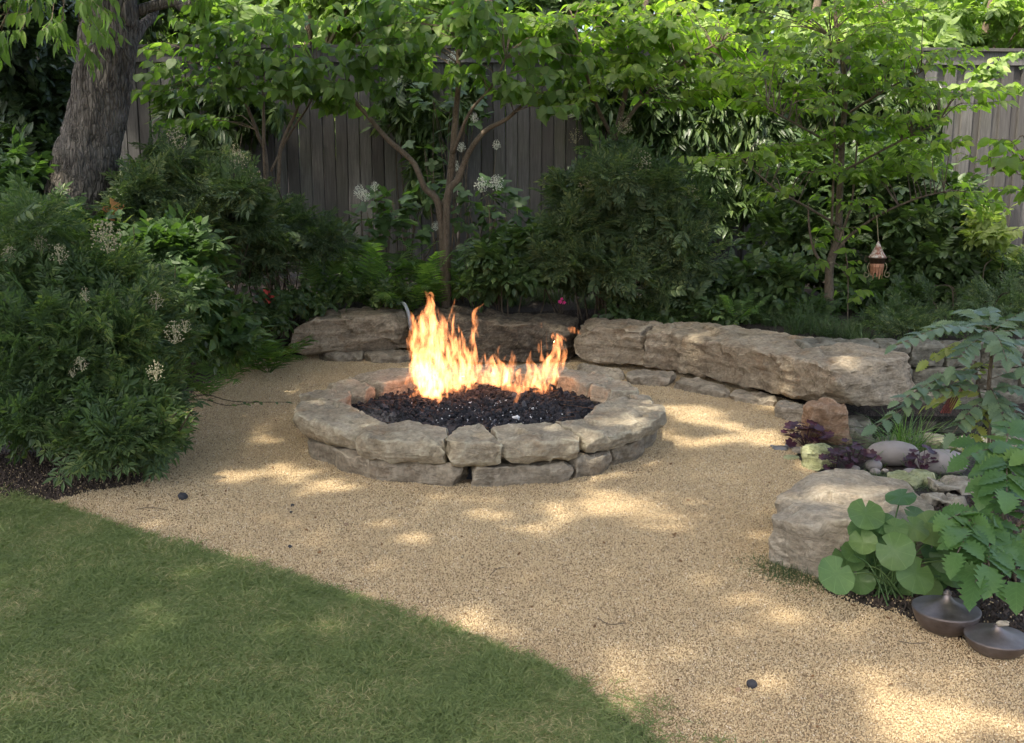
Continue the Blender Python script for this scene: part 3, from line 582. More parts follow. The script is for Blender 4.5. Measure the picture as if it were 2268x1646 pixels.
# low retaining wall behind the pond
wall = thing('stone_wall', (3.4, 8.0, -.1), 'low wall of stacked grey blocks behind the pond', 'stone wall')
y0 = 7.92
for row, (z0, z1) in enumerate(((.255, .43), (.08, .245), (-.10, .07))):
    x = 2.22 + .13*row
    while x < 5.8:
        w_ = rng.uniform(.22, .40); zz = rng.uniform(-.008, .01)
        def fn(q, x=x, w_=w_, zz=zz): return np.c_[x + .006 + (w_ - .012)*(q[:, 0] + 1)/2, y0 + .14 + q[:, 1]*.14 - .02*row, z0 + (z1 - z0)*(q[:, 2] + 1)/2 + zz]
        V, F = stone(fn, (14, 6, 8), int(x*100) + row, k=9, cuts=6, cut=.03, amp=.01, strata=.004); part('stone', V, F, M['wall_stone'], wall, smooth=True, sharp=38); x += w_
for k, (px, py) in enumerate(((1905, 945), (1925, 985), (1880, 960))):
    c = D(px, py, -.05); blob(['dark wet rock under the bench slab at the pond edge', 'small brown rock at the near pond edge', 'grey rock wedged behind the reddish upright rock'][k], (c[0], c[1] + .15, -.2), (.14, .12, .1), 90 + k, 'wall_stone', group='rocks edging the pond', cuts=8, cut=.05)
for k in range(9):
    x = 2.5 + k*.24; blob('dark round rock lining the near edge of the pond', (x, 6.52 + .03*math.sin(k*2), -.09), (.13, .09, .07), 300 + k, 'wall_stone', group='dark rocks lining the pond', cuts=6, cut=.04, res=(12, 10, 8))
# loose black rocks, twigs and leaves on the gravel
lr = [(405, 1107, .026, 'round black lava rock on the gravel near the left shrub'), (1665, 1523, .019, 'round black lava rock on the gravel near the bottom edge'), (648, 1122, .010, 'small dark pebble on the gravel, upper of a pair'), (645, 1137, .008, 'small dark pebble on the gravel, lower of a pair'), (767, 1165, .011, 'small reddish brown chip on the gravel left of centre'), (642, 1214, .010, 'small dark chip on the gravel close to the lawn'), (1818, 1545, .008, 'tiny brown chip on the gravel near the lower right'), (1635, 1763-1560+1330, .010, 'tiny brown chip at the bottom of the gravel')]
for k, (px, py, r_, lb) in enumerate(lr):
    c = D(px, py); q, F = cube_grid(5, 5, 5); q = nrm(q)*(1 + .18*vn(nrm(q)*2.3 + k*9, k))[:, None]*r_*np.array([1, .9, .85]) + np.array([c[0], c[1], r_*.7])
    whole('loose_rock', q, F, M['grey_rock' if k in (0, 1, 2, 3, 5) else 'dead'] if k in (0, 1, 2, 3, 5) else M['rust_stone'], lb, 'rock', 'loose rocks on the gravel', smooth=True, sharp=30)
tw = [((1325, 1370), (1350, 1383), (1385, 1380)), ((2165, 1545-110), (2190, 1450), (2215, 1448)), ((1085, 1275), (1098, 1262), (1118, 1256)), ((1990, 1420), (2020, 1425), (2050, 1424)), ((1150, 1535), (1165, 1524), (1210, 1540)), ((300, 1128), (335, 1124), (370, 1130)), ((935, 1388), (950, 1386), (962, 1380)), ((805, 1385), (818, 1378), (830, 1372)), ((1720, 1210), (1722, 1235), (1716, 1256))]
for k, t3 in enumerate(tw):
    P = crom([D(*q_, .010) for q_ in t3], 4); whole('twig', *tube(P, .0018, 5), M['twig'], ['thin curved twig on the gravel right of centre', 'short twig on the gravel near the copper pots', 'bent twig on the gravel below the fire pit', 'thin twig on the gravel in front of the copper pots', 'curled dry stem in the grass near the lawn edge', 'straight twig on the gravel beside the black rock', 'short twig at the lawn edge below centre', 'small twig lying on the grass edge', 'thin stem leaning on the left side of the boulder'][k], 'twig', 'twigs lying about')
# ------------------------------------------------------------------ leaf shapes (length 1 along +y, upper side +z)
def leafT(wd, n=4, fold=.25, curl=.18, pw=.8, teeth=0., wave=0.):
    V = []
    for i in range(n + 1):
        t = i/n; h = wd*math.sin(math.pi*min(max(t, .0), 1)**pw)**.85 if 0 < i < n else wd*.03
        if teeth and 0 < i < n: h *= 1 + (teeth if i % 2 else -teeth)
        z = -curl*t*t; z2 = z + fold*h + (wave*math.sin(i*2.4) if wave else 0); V += [(-h, t - (0.04 if teeth and i % 2 else 0), z2), (0, t, z), (h, t - (0.04 if teeth and i % 2 else 0), z2)]
    F = []
    for i in range(n):
        a = i*3; F += [(a, a + 1, a + 4, a + 3), (a + 1, a + 2, a + 5, a + 4)]
    return np.array(V), [np.array(F)]
def discT(rf, n=27, cup=.12, off=(0, .5)):
    """leaf of polar outline rf(angle), stalk entering at -y"""
    th = -math.pi/2 + np.linspace(.0, 2*math.pi, n, endpoint=False) + 1e-3; V = [(off[0], off[1], 0)]
    for q in (.5, 1.0):
        for k, t in enumerate(th):
            r = rf((t + math.pi/2) % (2*math.pi))*q; V.append((off[0] + r*math.cos(t), off[1] + r*math.sin(t), cup*r*r*(1 if q < 1 else 1.1) + .022*math.sin(k*.75)*q))
    F3 = [(0, 1 + k, 1 + (k + 1) % n) for k in range(n)]; F4 = [(1 + k, 1 + n + k, 1 + n + (k + 1) % n, 1 + (k + 1) % n) for k in range(n)]
    return np.array(V), [np.array(F3), np.array(F4)]
def rf_round(a):
    d = min(a, 2*math.pi - a); notch = .5 + .5*min(d/.10, 1)**.6; k = abs(((a*11/(2*math.pi)) % 1) - .5)*2
    return .5*notch*(1 + .05*(1 - k) - .03)
def rf_oak(a):
    k = .5 + .5*math.cos((a - math.pi)*5/1.0*.8); d = abs(a - math.pi)/math.pi
    return (.52 - .22*d)*(.55 + .45*k)
def spiny(wd=.28, n=13, fold=.3, curl=.12): return leafT(wd, n, fold, curl, .74, .25)
T_small = (np.array([(0, 0, 0), (-.16, .45, .05), (.16, .45, .05), (0, 1, -.08)]), [np.array([(0, 2, 3), (0, 3, 1)])])
T_med = leafT(.27, 3, .2, .15); T_heart = leafT(.37, 8, .22, .30, .66); T_heart2 = leafT(.34, 8, .45, .55, .66, wave=.02); T_heart3 = leafT(.38, 8, .05, .1, .7, wave=.015); T_oval = leafT(.30, 7, .25, .24, .82); T_oval2 = leafT(.28, 7, .5, .5, .8, wave=.015); T_narrow = leafT(.11, 3, .2, .25)
T_spiny = spiny(); T_round = discT(rf_round); T_oak = discT(rf_oak, 30, -.08, (0, .45))
def compose(parts): A = Acc(); [A.add(*p) for p in parts]; return A.get()
def place(T, p, d, n, s_): return scatter(T, np.array([p], float), frames(np.array([d], float), np.array([n], float)), s_)
def nandina_spray(seed):
    r = np.random.default_rng(seed); L = []
    def add(p, d, s_): L.append(place(T_small, p, d, (r.normal(0, .3), r.normal(0, .2), 1), s_*r.uniform(.85, 1.15)))
    for i in range(5):
        t = .15 + .2*i; p = np.array([0, t, -.12*t*t])
        for sd_ in (-1, 1):
            a = math.radians(52 - 5*i)*sd_; d = np.array([math.sin(a), math.cos(a), -.15 + r.normal(0, .1)]); ln = .34*(1 - .55*t)
            q = p + d*ln; add(q, d, .22)
            for u in (.45, .8):
                for s2 in (-1, 1):
                    b = a + s2*.85; add(p + d*ln*u, (math.sin(b), math.cos(b), -.1 + r.normal(0, .12)), .19)
    add((0, 1, -.12), (0, 1, -.2), .25); L.append(tube([(0, 0, 0), (0, .5, -.03), (0, 1, -.12)], [.006, .005, .003], 3, False)); return compose(L)
def pinnate_spray(seed, T, n=5, ls=.42, ang=60, droop=.35):
    r = np.random.default_rng(seed); L = []
    for i in range(n):
        t = .25 + .7*i/n; p = (0, t, -.2*t*t)
        for sd_ in (-1, 1):
            a = math.radians(ang)*sd_; L.append(place(T, p, (math.sin(a), math.cos(a), -droop + r.normal(0, .12)), (r.normal(0, .3), r.normal(0, .2), 1), ls*r.uniform(.8, 1.1)))
    L.append(place(T, (0, 1, -.2), (0, 1, -droop*1.5), (0, .2, 1), ls)); L.append(tube([(0, 0, 0), (0, .5, -.05), (0, 1, -.2)], .006, 3, False)); return compose(L)
S_nan = [nandina_spray(k) for k in range(3)]; S_pin = [pinnate_spray(k, T_med) for k in range(3)]; S_pinn = [pinnate_spray(k + 5, leafT(.19, 3, .2, .3), 6, .5, 55, .6) for k in range(2)]; S_nar = [pinnate_spray(k + 9, T_narrow, 5, .6, 50, .5) for k in range(2)]
def frond(seed, n=24, arch=.55, wd=.17):
    r = np.random.default_rng(seed); t = np.linspace(0, 1, 13); y = np.sin(t*1.5*(.6 + arch))/(.6 + arch)/1.2; z = t*.75 - arch*t**2.2*.85; L = [tube(np.c_[t*0, y, z], .006*(1 - .7*t), 3, False)]
    for i in range(n):
        u = .12 + .87*i/n; p = np.array([0, np.interp(u, t, y), np.interp(u, t, z)]); q = np.array([0, np.interp(min(u + .03, 1), t, y), np.interp(min(u + .03, 1), t, z)]); T_ = nrm(q - p + 1e-9)
        ln = wd*math.sin(math.pi*(u**.75)*.94 + .15)*r.uniform(.9, 1.05) + .01
        for sd_ in (-1, 1):
            d = np.array([sd_*1., 0, -.12 + r.normal(0, .06)]) + T_*.62; N_ = np.cross(T_, [1, 0, 0])*1.0; N_ = N_ if N_[2] > 0 else -N_
            L.append(place((np.array([(-.09, 0, 0), (.09, 0, 0), (.07, .55, .02), (-.07, .55, .02), (0, 1, -.06)]), [np.array([(0, 1, 2, 3)]), np.array([(3, 2, 4)])]), p, nrm(d), N_, ln))
    return compose(L)
FR = [frond(k, 20, a, .15) for k, a in enumerate((.45, .6, .75, .5))]

# ------------------------------------------------------------------ plant builders
def in_blob(c, r, n, shell=.55):
    d = nrm(rng.normal(size=(n, 3))); u = rng.random(n)**(1/3); u = shell*(1 - (1 - u)*.5) + (1 - shell)*u if shell else u
    return np.asarray(c) + d*u[:, None]*np.asarray(r), d
def add_spray_mass(root, name, blobs, sprays, size, mat, up=.35, out=1.0, droop=.0, shell=.6, clipz=None):
    A = Acc(); blobs = [(np.asarray(c_) + rng.normal(0, .5, 3)*np.asarray(r_), np.asarray(r_)*rng.uniform(.35, .6), int(n_*.22)) for c_, r_, n_ in blobs for _ in range(3)] + [(c_, np.asarray(r_)*.95, int(n_*.5)) for c_, r_, n_ in blobs]
    for (c, r, n) in blobs:
        P, d = in_blob(c, r, n, shell)
        if clipz is not None: k_ = P[:, 2] > np.maximum(H(P[:, 0], P[:, 1]) + clipz, -1); P, d = P[k_], d[k_]
        n_ = len(P); dr = nrm(d*out + np.array([0, 0, up]) + rng.normal(0, .45, (n_, 3))); nn = nrm(np.array([0, 0, 1.]) + d*.5 + rng.normal(0, .35, (n_, 3)) - np.array([0, droop, 0]))
        S = size*rng.uniform(.7, 1.25, n_); k = rng.integers(0, len(sprays), n_)
        for s_i in range(len(sprays)):
            m_ = k == s_i
            if m_.any(): A.add(*scatter(sprays[s_i], P[m_] - dr[m_]*(S[m_]*.5)[:, None], frames(dr[m_], nn[m_]), S[m_]))
    V, F = A.get(); return part(name, V, F, mat, root, kind='stuff')
def stems(root, base, tips, r0, mat='twig_dark', name='stem', joined=True, spread=.15, k=5):
    if not len(tips): return
    A = Acc()
    for t in tips:
        b = np.array([base[0]*.5 + t[0]*.5, base[1]*.5 + t[1]*.5, 0]) + np.append(rng.normal(0, .05, 2), 0); b[2] = H(b[0], b[1]); t = np.asarray(t); m = (b + t)/2 + rng.normal(0, .06, 3) + np.array([0, 0, .08])
        P = crom([b, m, t], 5); V, F = tube(P, np.linspace(r0, r0*.35, len(P)), k, False)
        if joined: A.add(V, F)
        else: part(name, V, F, M[mat], root, smooth=True)
    if joined: part('stems', *A.get(), M[mat], root, kind='stuff')
def leaf_objects(root, T, P, R, S, mat, name='leaf', limit=290, smooth=True):
    """the leaves that show largest are parts of their own, the rest one mesh"""
    px, py, f = project(P); vis = (px > -20) & (px < WPX + 20) & (py > -20) & (py < HPX + 20) & (f > .3)
    sc_ = np.where(vis, S/np.maximum(f, .3)*(1 + .0*rng.random(len(S))) + .004*(-P[:, 1] + P[:, 1].mean())/max(np.ptp(P[:, 1]), .01), -1.)
    o = np.argsort(-sc_); big = o[:limit]; big = big[sc_[big] > 0]; rest = np.setdiff1d(np.arange(len(P)), big)
    me = [mesh(name, t[0], t[1], mat, smooth) for t in T]; org = origin(root); kk = rng.integers(0, len(T), len(P))
    for i_ in big:
        o_ = bpy.data.objects.new(name, me[kk[i_]]); COL.objects.link(o_); o_.parent = root
        Mx = np.eye(4); Mx[:3, :3] = R[i_]*S[i_]; Mx[:3, 3] = P[i_] - org; o_.matrix_local = Matrix(Mx.tolist())
    if len(rest):
        A = Acc()
        for t in range(len(T)):
            m_ = rest[kk[rest] == t]
            if len(m_): A.add(*scatter(T[t], P[m_], R[m_], S[m_]))
        part('foliage', *A.get(), mat, root, smooth=smooth, kind='stuff')
def twig_leaves(blobs, per, tw, ls, limbs, flat=.3, droop=.35, ang=55, up=.0, nup=1.0, conn=.38):
    """clusters in the blobs: each a twig with alternate leaves, joined by a thin branch to the nearest limb point"""
    LP = np.vstack(limbs); P_, D_, N_, S_ = [], [], [], []; A = Acc()
    for (c, r, n) in blobs:
        B, d = in_blob(c, r, n, .3)
        for b in B:
            j = np.argmin(((LP - b)**2).sum(1) + np.maximum(LP[:, 2] - b[2] + .1, 0)*.6); root_ = LP[j]; h = b - root_; h[2] *= .4; u = nrm(h + rng.normal(0, .35, 3)*np.array([1, 1, flat])*max(np.linalg.norm(h), .3)); u[2] = u[2]*flat + up
            u = nrm(u); L_ = tw*rng.uniform(.6, 1.3); e = b + u*L_
            if rng.random() < conn: Q = crom([root_, (root_ + b)/2 + np.array([0, 0, rng.uniform(0, .12)]), b, e], 3); A.add(*tube(Q, np.linspace(.006, .0018, len(Q)), 3, False))
            else: A.add(*tube([b, e], .002, 3, False))
            sdv = nrm(np.cross(u, [0, 0, 1.])); m = per + rng.integers(-1, 2)
            for k in range(m):
                t = (k + .3)/m; a = math.radians(ang*rng.uniform(.5, 1.35))*(1 if k % 2 else -1) if k < m - 1 else 0
                dd = u*math.cos(a) + sdv*math.sin(a) + np.array([0, 0, -droop*rng.uniform(.3, 1.6)]); P_.append(b + u*L_*t); D_.append(nrm(dd)); N_.append(nrm(np.array([0, 0, nup]) + rng.normal(0, .45, 3))); S_.append(ls*rng.uniform(.5, 1.2))
    P_, D_, N_, S_ = map(np.array, (P_, D_, N_, S_)); return P_, frames(D_, N_), S_, A
def limb(P, r0, r1, n=6): Q = crom(P, n); return Q, np.linspace(r0, r1, len(Q))
def rB(px, Y): return px/FPX*Y   # a length of the picture at distance Y
def small_tree(nm, label, base, limbs, blobs, per, tw, ls, T, mat, bark='twig', group=None, cat='tree', trunks=1, **k):
    root = thing(nm, base, label, cat, group); L_ = []
    for i_, (pts, r0, r1) in enumerate(limbs):
        Q, rr = limb(pts, r0, r1); L_.append(Q); V, F = tube(Q, rr*(1 + .08*vn(Q*6)), 8); part('trunk' if i_ < trunks else 'branch', V, F, M[bark], root, smooth=True)
    P_, R_, S_, A = twig_leaves(blobs, per, tw, ls, L_, **k); V, F = A.get(); part('twigs', V, F, M[bark], root, kind='stuff'); leaf_objects(root, T, P_, R_, S_, M[mat]); return root

# ------------------------------------------------------------------ the big leaning tree; its unseen crown is shaped to shade the patio
tw_pts = [(172, 640), (174, 560), (172, 470), (186, 380), (212, 270), (228, 170), (240, 80), (246, 0)]
tr_w = [172, 146, 136, 134, 122, 112, 106, 98]
TY = 9.0; Q = [E(px, py, TY) for px, py in tw_pts] + [np.array([-3.4, 9.0, 4.3]), np.array([-3.2, 8.7, 5.6])]; rr = [rB(w_/2, TY) for w_ in tr_w] + [.19, .15]
Q[0][2] = H(Q[0][0], Q[0][1]) - .05
Qs = crom(Q, 10); rs_ = crom(np.c_[rr, rr, rr], 10)[:, 0]
big = thing('leaning_tree', (Q[0][0], Q[0][1], Q[0][2]), 'large leaning tree with thick grey-brown furrowed bark at the left', 'tree')
Qs = crom(Q, 24); rs_ = crom(np.c_[rr, rr, rr], 24)[:, 0]; V, F = tube(Qs, rs_, 150); N_ = nrm(V[:len(Qs)*150] - np.repeat(Qs, 150, 0))
v_ = V[:len(Qs)*150]; v_ = v_ + N_*(.018*fbm(v_*3, 3, 1) + .013*(1 - 2*np.abs(fbm(v_*np.array([21, 21, 5.]) + .5*vn(v_*6)[:, None], 3, 2))))[:, None]; V[:len(Qs)*150] = v_
part('trunk', V, F, M['bark'], big, smooth=True)
tp = Qs[-1]; LB = [[E(262, 62, 9.05), E(310, 24, 9.1), E(380, 4, 9.1), E(440, -10, 9.0), np.array([-1.6, 8.4, 4.2]), np.array([.4, 7.4, 5.0])],
      [E(262, 150, 9.15), E(312, 62, 9.4), E(345, 10, 9.6), np.array([-3.0, 9.9, 4.2]), np.array([-2.4, 10.2, 5.4])],
      [tp, tp + [-1, -1.5, 1.0], tp + [-2.5, -3.5, 1.6], tp + [-4.5, -5, 2]], [tp, tp + [.6, -2, 1], tp + [.8, -4, 1.6], tp + [1.2, -6.5, 2]], [tp, tp + [1.5, -1, 1], tp + [3.2, -2.5, 1.7], tp + [4.6, -4, 1.8]],
      [tp, tp + [-1.5, .2, 1], tp + [-3.8, -.8, 1.8], tp + [-5.5, -2, 2]], [tp, tp + [-.6, -3, 1.4], tp + [-1.2, -6, 1.6], tp + [-2, -8, 1.9]]]
LP_ = []
for k, pts in enumerate(LB):
    Q_, r_ = limb(pts, .05 if k < 2 else .13, .03, 8); LP_.append(Q_); V, F = tube(Q_, r_, 12); part('limb', V, F, M['bark'], big, smooth=True)
DAP = []                                   # gaps carved through the crown along the sun to place dapples: (lit point, radius)
def dap(px, py, r, z=0.): DAP.append((D(px, py, z), r))
for px, py, r in ((575, 895, .14), (625, 858, .10), (565, 945, .10), (605, 970, .07), (640, 925, .06), (505, 905, .20), (545, 870, .16), (470, 945, .13), (610, 1042, .11), (745, 1076, .13), (560, 1050, .09), (690, 1055, .06), (985, 1110, .07), (1310, 1130, .13), (1375, 1108, .12), (1450, 1140, .12), (1400, 1160, .08), (1255, 1150, .07), (1525, 912, .17), (1580, 925, .14), (1500, 990, .10), (1560, 985, .09), (1700, 968, .14), (1660, 962, .10),
                  (1040, 1345, .08), (1085, 1400, .07), (1130, 1420, .06), (1000, 1360, .05), (1440, 1470, .06), (1390, 1460, .05), (1900, 1378, .06), (1860, 1365, .05), (1870, 1500, .05), (1955, 1478, .06), (1990, 1560, .08), (2050, 1600, .08), (2110, 1580, .06), (1940, 1620, .06), (2170, 1530, .05), (1800, 1110, .05), (1760, 1190, .05), (1240, 1340, .04), (600, 870, .10), (650, 870, .08)): dap(px, py, r)
for px, py, r, z in ((835, 905, .09, .27), (800, 940, .05, .27), (1440, 880, .08, .27), (1390, 940, .08, .27), (1310, 965, .05, .27), (1240, 945, .04, .27), (700, 895, .05, .27), (1900, 1100, .12, .25), (1780, 1120, .08, .22), (1560, 740, .10, .4), (1700, 790, .10, .4), (1900, 800, .10, .4), (720, 690, .10, .42), (1830, 1010, .06, .1)): dap(px, py, r, z)
for px, py, Y, r in ((250, 455, 8.6, .16), (300, 500, 8.0, .16), (230, 510, 7.6, .12), (2150, 240, 12.8, .35), (2130, 380, 12.8, .30), (2220, 320, 12.8, .3), (2190, 515, 10.4, .25), (330, 350, 9.6, .2), (1500, 330, 10.3, .2), (830, 560, 10.2, .12), (700, 560, 10.2, .14), (1090, 410, 10.6, .14), (150, 440, 8.8, .15), (60, 600, 6.6, .12), (1945, 550, 9.5, .06), (2100, 760, 6.3, .15), (2180, 800, 6.3, .12), (1280, 150, 10.4, .3)): DAP.append((E(px, py, Y), r))
for _ in range(60): DAP.append((np.array([rng.uniform(-4.5, 5), rng.uniform(9.0, 11.5), rng.uniform(.4, 2.6)]), rng.uniform(.03, .13)))
NC = 25500; cx = rng.uniform(-8.6, 4.4, NC); cy = rng.uniform(-1.8, 11.2, NC); cz = 6.6 + 1.1*rng.random(NC) + .5*np.sin(cx*.8 + cy*.5) + .6*fbm(np.stack([cx*.4, cy*.4, cx*0], -1), 2, 5) - .25*((cx + 3.5)/6)**2*1.5
C = np.stack([cx, cy, cz], -1); dens = fbm(np.stack([cx*.9, cy*.9, cx*0], -1), 3, 21); keep = (rng.random(NC) < np.clip(.88 + .30*dens, .6, 1)) & ((cy < 8.3) | ((cx < .2) & (rng.random(NC) < .6)))
for p_, r_ in DAP:
    rel = C - p_; al = rel @ SUN; dist = np.linalg.norm(rel - al[:, None]*SUN, axis=1); keep &= ~((dist < r_ + np.where(r_ < .085, .075, .095)) & (al > 0))
C = C[keep]; n = len(C); dd = nrm(rng.normal(size=(n, 3))*[1, 1, .3]); nn = nrm(rng.normal(0, .5, (n, 3)) + [0, 0, 1])
A = Acc(); k = rng.integers(0, 2, n)
for t in range(2): A.add(*scatter(S_pinn[t], C[k == t] - dd[k == t]*.15, frames(dd[k == t], nn[k == t]), rng.uniform(.24, .36, (k == t).sum())))
part('crown', *A.get(), M['shade_canopy'], big, kind='stuff')  # out-of-view leaves, spread for shade and holed where sun patches should fall
A = Acc(); LPc = np.vstack(LP_)
for c in C[::34]:
    j = np.argmin(((LPc - c)**2).sum(1)); A.add(*tube(crom([LPc[j], (LPc[j] + c)/2 + rng.normal(0, .15, 3), c], 4), .012, 3, False))
part('twigs', *A.get(), M['bark'], big, kind='stuff')
# the low hanging sprays of the same tree at the top left
P_, R_, S_, A = twig_leaves([(E(60, 30, 7.6), (.42, .3, .18), 12), (E(140, 40, 7.9), (.3, .3, .22), 13), (E(30, -10, 7.6), (.3, .3, .12), 10), (E(440, -25, 8.6), (.5, .3, .10), 10), (E(180, -20, 7.7), (.3, .3, .12), 8)], 9, .28, .12, [np.array([[-3.2, 7.9, 3.6], [-2.2, 8.2, 3.9]])], droop=1.1, ang=45, flat=.5)
part('hanging_twigs', *A.get(), M['twig'], big, kind='stuff'); leaf_objects(big, [leafT(.17, 4, .2, .35)], P_, R_, S_, M['redbud'], limit=280)

# ------------------------------------------------------------------ understorey trees in front of the fence
def EB(px, py, Y, rx, ry, rz, n): return (E(px, py, Y), (rB(rx, Y), ry, rB(rz, Y)), n)
def base_at(px, Y):
    p = E(px, 600, Y); return np.array([p[0], p[1], float(H(p[0], p[1])) - .03])
b = base_at(592, 10.6)
small_tree('slender_tree', 'small tree of thin bare grey stems between the big tree and the fence middle', b,
    [([b, E(590, 370, 10.7), E(572, 300, 10.7), E(545, 230, 10.6), E(520, 170, 10.5)], .026, .012), ([b + [.03, 0, 0], E(586, 360, 10.6), E(584, 270, 10.6), E(583, 170, 10.6)], .022, .012), ([b + [.08, 0, 0], E(618, 380, 10.5), E(628, 310, 10.5), E(655, 250, 10.5), E(672, 190, 10.4)], .022, .012), ([E(600, 380, 10.5), E(640, 300, 10.6), E(690, 220, 10.5), E(700, 150, 10.4)], .014, .008)],
    [EB(455, 150, 10.4, 90, .4, 28, 16), EB(420, 205, 10.5, 70, .35, 16, 9), EB(440, 262, 10.6, 80, .35, 14, 8), EB(560, 110, 10.3, 90, .4, 40, 21), EB(640, 160, 10.1, 90, .4, 48, 28), EB(560, 190, 10.2, 60, .35, 26, 9), EB(700, 200, 10.0, 60, .35, 30, 14), EB(480, 60, 10.3, 80, .4, 30, 12), EB(650, 60, 10.4, 90, .4, 34, 16), EB(400, 110, 10.8, 50, .3, 18, 5)], 8, .34, .125, [T_heart, T_heart2, T_heart3], 'redbud', trunks=3, droop=.75)
b = base_at(984, 10.3)
small_tree('three_stemmed_tree', 'small tree with three bare forking stems at the middle of the fence', b,
    [([b, E(984, 480, 10.3), E(994, 430, 10.3), E(1003, 340, 10.3), E(1010, 250, 10.3), E(1016, 160, 10.2), E(1010, 60, 10.2), E(1000, -30, 10.2)], .050, .014), ([b + [0, -.02, .02], E(975, 470, 10.25), E(940, 415, 10.2), E(915, 360, 10.15), E(860, 310, 10.1), E(815, 258, 10.1), E(780, 215, 10.1), E(770, 170, 10.1)], .038, .013), ([b + [.03, -.02, .02], E(990, 450, 10.2), E(1015, 395, 10.2), E(1040, 335, 10.1), E(1075, 290, 10.1), E(1120, 265, 10.0), E(1155, 235, 10.0)], .040, .014), ([E(1003, 340, 10.2), E(1040, 250, 10.0), E(1090, 190, 9.9), E(1120, 130, 9.8)], .018, .008)],
    [EB(1120, 90, 9.9, 110, .4, 50, 35), EB(1165, 190, 9.8, 70, .35, 44, 21), EB(1050, 40, 10.0, 90, .4, 40, 19), EB(830, 110, 10.0, 100, .4, 44, 28), EB(760, 180, 9.9, 70, .35, 40, 19), EB(910, 110, 10.2, 60, .35, 24, 7), EB(1200, 235, 9.7, 50, .3, 30, 9), EB(880, 40, 10.1, 90, .4, 34, 13), EB(1040, 165, 10.0, 60, .3, 24, 7), EB(800, 230, 10.0, 40, .3, 22, 4), EB(1250, 130, 9.9, 60, .3, 40, 11)], 8, .34, .135, [T_heart, T_heart2, T_heart3], 'redbud', trunks=3, droop=.8)
b = base_at(1335, 10.4)
small_tree('bright_leaved_tree', 'small spreading tree with sunlit yellow-green leaves right of the fence middle', b,
    [([b, E(1345, 450, 10.4), E(1365, 300, 10.3), E(1390, 180, 10.2), E(1400, 60, 10.2), E(1405, -40, 10.2)], .040, .014), ([E(1365, 300, 10.3), E(1440, 200, 10.1), E(1530, 130, 10.0), E(1600, 90, 10.0)], .022, .009), ([E(1365, 320, 10.3), E(1320, 230, 10.1), E(1290, 130, 10.0), E(1270, 40, 10.0)], .02, .009)],
    [EB(1330, 60, 10.0, 110, .4, 46, 47), EB(1450, 110, 10.0, 100, .4, 48, 42), EB(1370, 160, 9.9, 110, .4, 36, 36), EB(1530, 60, 10.1, 110, .4, 46, 39), EB(1560, 160, 10.0, 90, .4, 36, 29), EB(1500, 215, 10.1, 90, .4, 18, 16), EB(1290, 215, 9.8, 60, .35, 24, 11), EB(1640, 120, 10.1, 60, .4, 46, 21), EB(1420, 10, 10.2, 130, .4, 22, 21)], 8, .30, .118, [T_oval, T_oval2, T_heart], 'dogwood', trunks=1, droop=.35)
b = base_at(1838, 9.6); dg = E(1838, 590, 9.6)
small_tree('dogwood_tree', 'dogwood with a slim straight trunk and layered leaves beside the hanging lantern', b,
    [([b, E(1836, 660, 9.6), dg, E(1856, 520, 9.6), E(1860, 420, 9.6), E(1866, 300, 9.6), E(1872, 180, 9.5), E(1852, 60, 9.5), E(1850, -40, 9.5)], .050, .013), ([dg, E(1815, 575, 9.5), E(1800, 545, 9.45), E(1792, 500, 9.4), E(1790, 450, 9.4)], .018, .007), ([E(1850, 560, 9.6), E(1885, 520, 9.5), E(1950, 475, 9.3), E(2030, 440, 9.1), E(2090, 425, 9.0)], .016, .006), ([E(1856, 540, 9.6), E(1885, 455, 9.5), E(1893, 380, 9.5), E(1900, 300, 9.4)], .014, .007), ([E(1857, 500, 9.55), E(1790, 460, 9.3), E(1720, 420, 9.1), E(1640, 350, 9.0)], .013, .005), ([E(1864, 330, 9.6), E(1790, 290, 9.3), E(1700, 240, 9.1)], .014, .005), ([E(1866, 260, 9.6), E(1960, 200, 9.3), E(2040, 160, 9.1)], .014, .005), ([E(1842, 500, 9.45), E(1848, 300, 9.4), E(1838, 80, 9.4)], .012, .007), ([E(1866, 380, 9.6), E(1960, 330, 9.2), E(2080, 270, 9.0)], .014, .005)],
    [EB(1650, 350, 9.1, 90, .3, 12, 20), EB(1720, 330, 9.1, 60, .3, 12, 14), EB(1760, 230, 9.2, 90, .35, 24, 26), EB(1900, 290, 9.2, 110, .4, 16, 26), EB(2000, 265, 9.1, 80, .35, 18, 24), EB(2100, 215, 9.0, 80, .3, 26, 24), EB(1830, 200, 9.3, 70, .3, 26, 20), EB(1960, 170, 9.2, 90, .35, 28, 28), EB(1700, 160, 9.2, 80, .35, 24, 22), EB(1800, 110, 9.3, 110, .4, 26, 28), EB(1920, 90, 9.3, 110, .4, 30, 28), EB(2050, 130, 9.1, 90, .35, 26, 22), EB(1760, 30, 9.3, 120, .4, 28, 24), EB(1950, 20, 9.3, 130, .4, 26, 26), EB(2030, 370, 9.1, 80, .35, 18, 18), EB(1930, 385, 9.2, 80, .35, 18, 16), EB(2130, 440, 9.0, 50, .3, 36, 12), EB(1800, 385, 9.2, 60, .3, 14, 8), EB(1830, 540, 9.4, 36, .2, 40, 8), EB(1900, 450, 9.3, 50, .3, 16, 8), EB(1720, 420, 9.1, 50, .3, 10, 7), EB(2090, 330, 9.0, 60, .3, 18, 12)], 7, .26, .10, [T_oval, T_oval2], 'dogwood', trunks=1, droop=.3, ang=60)
b = base_at(2420, 8.2)
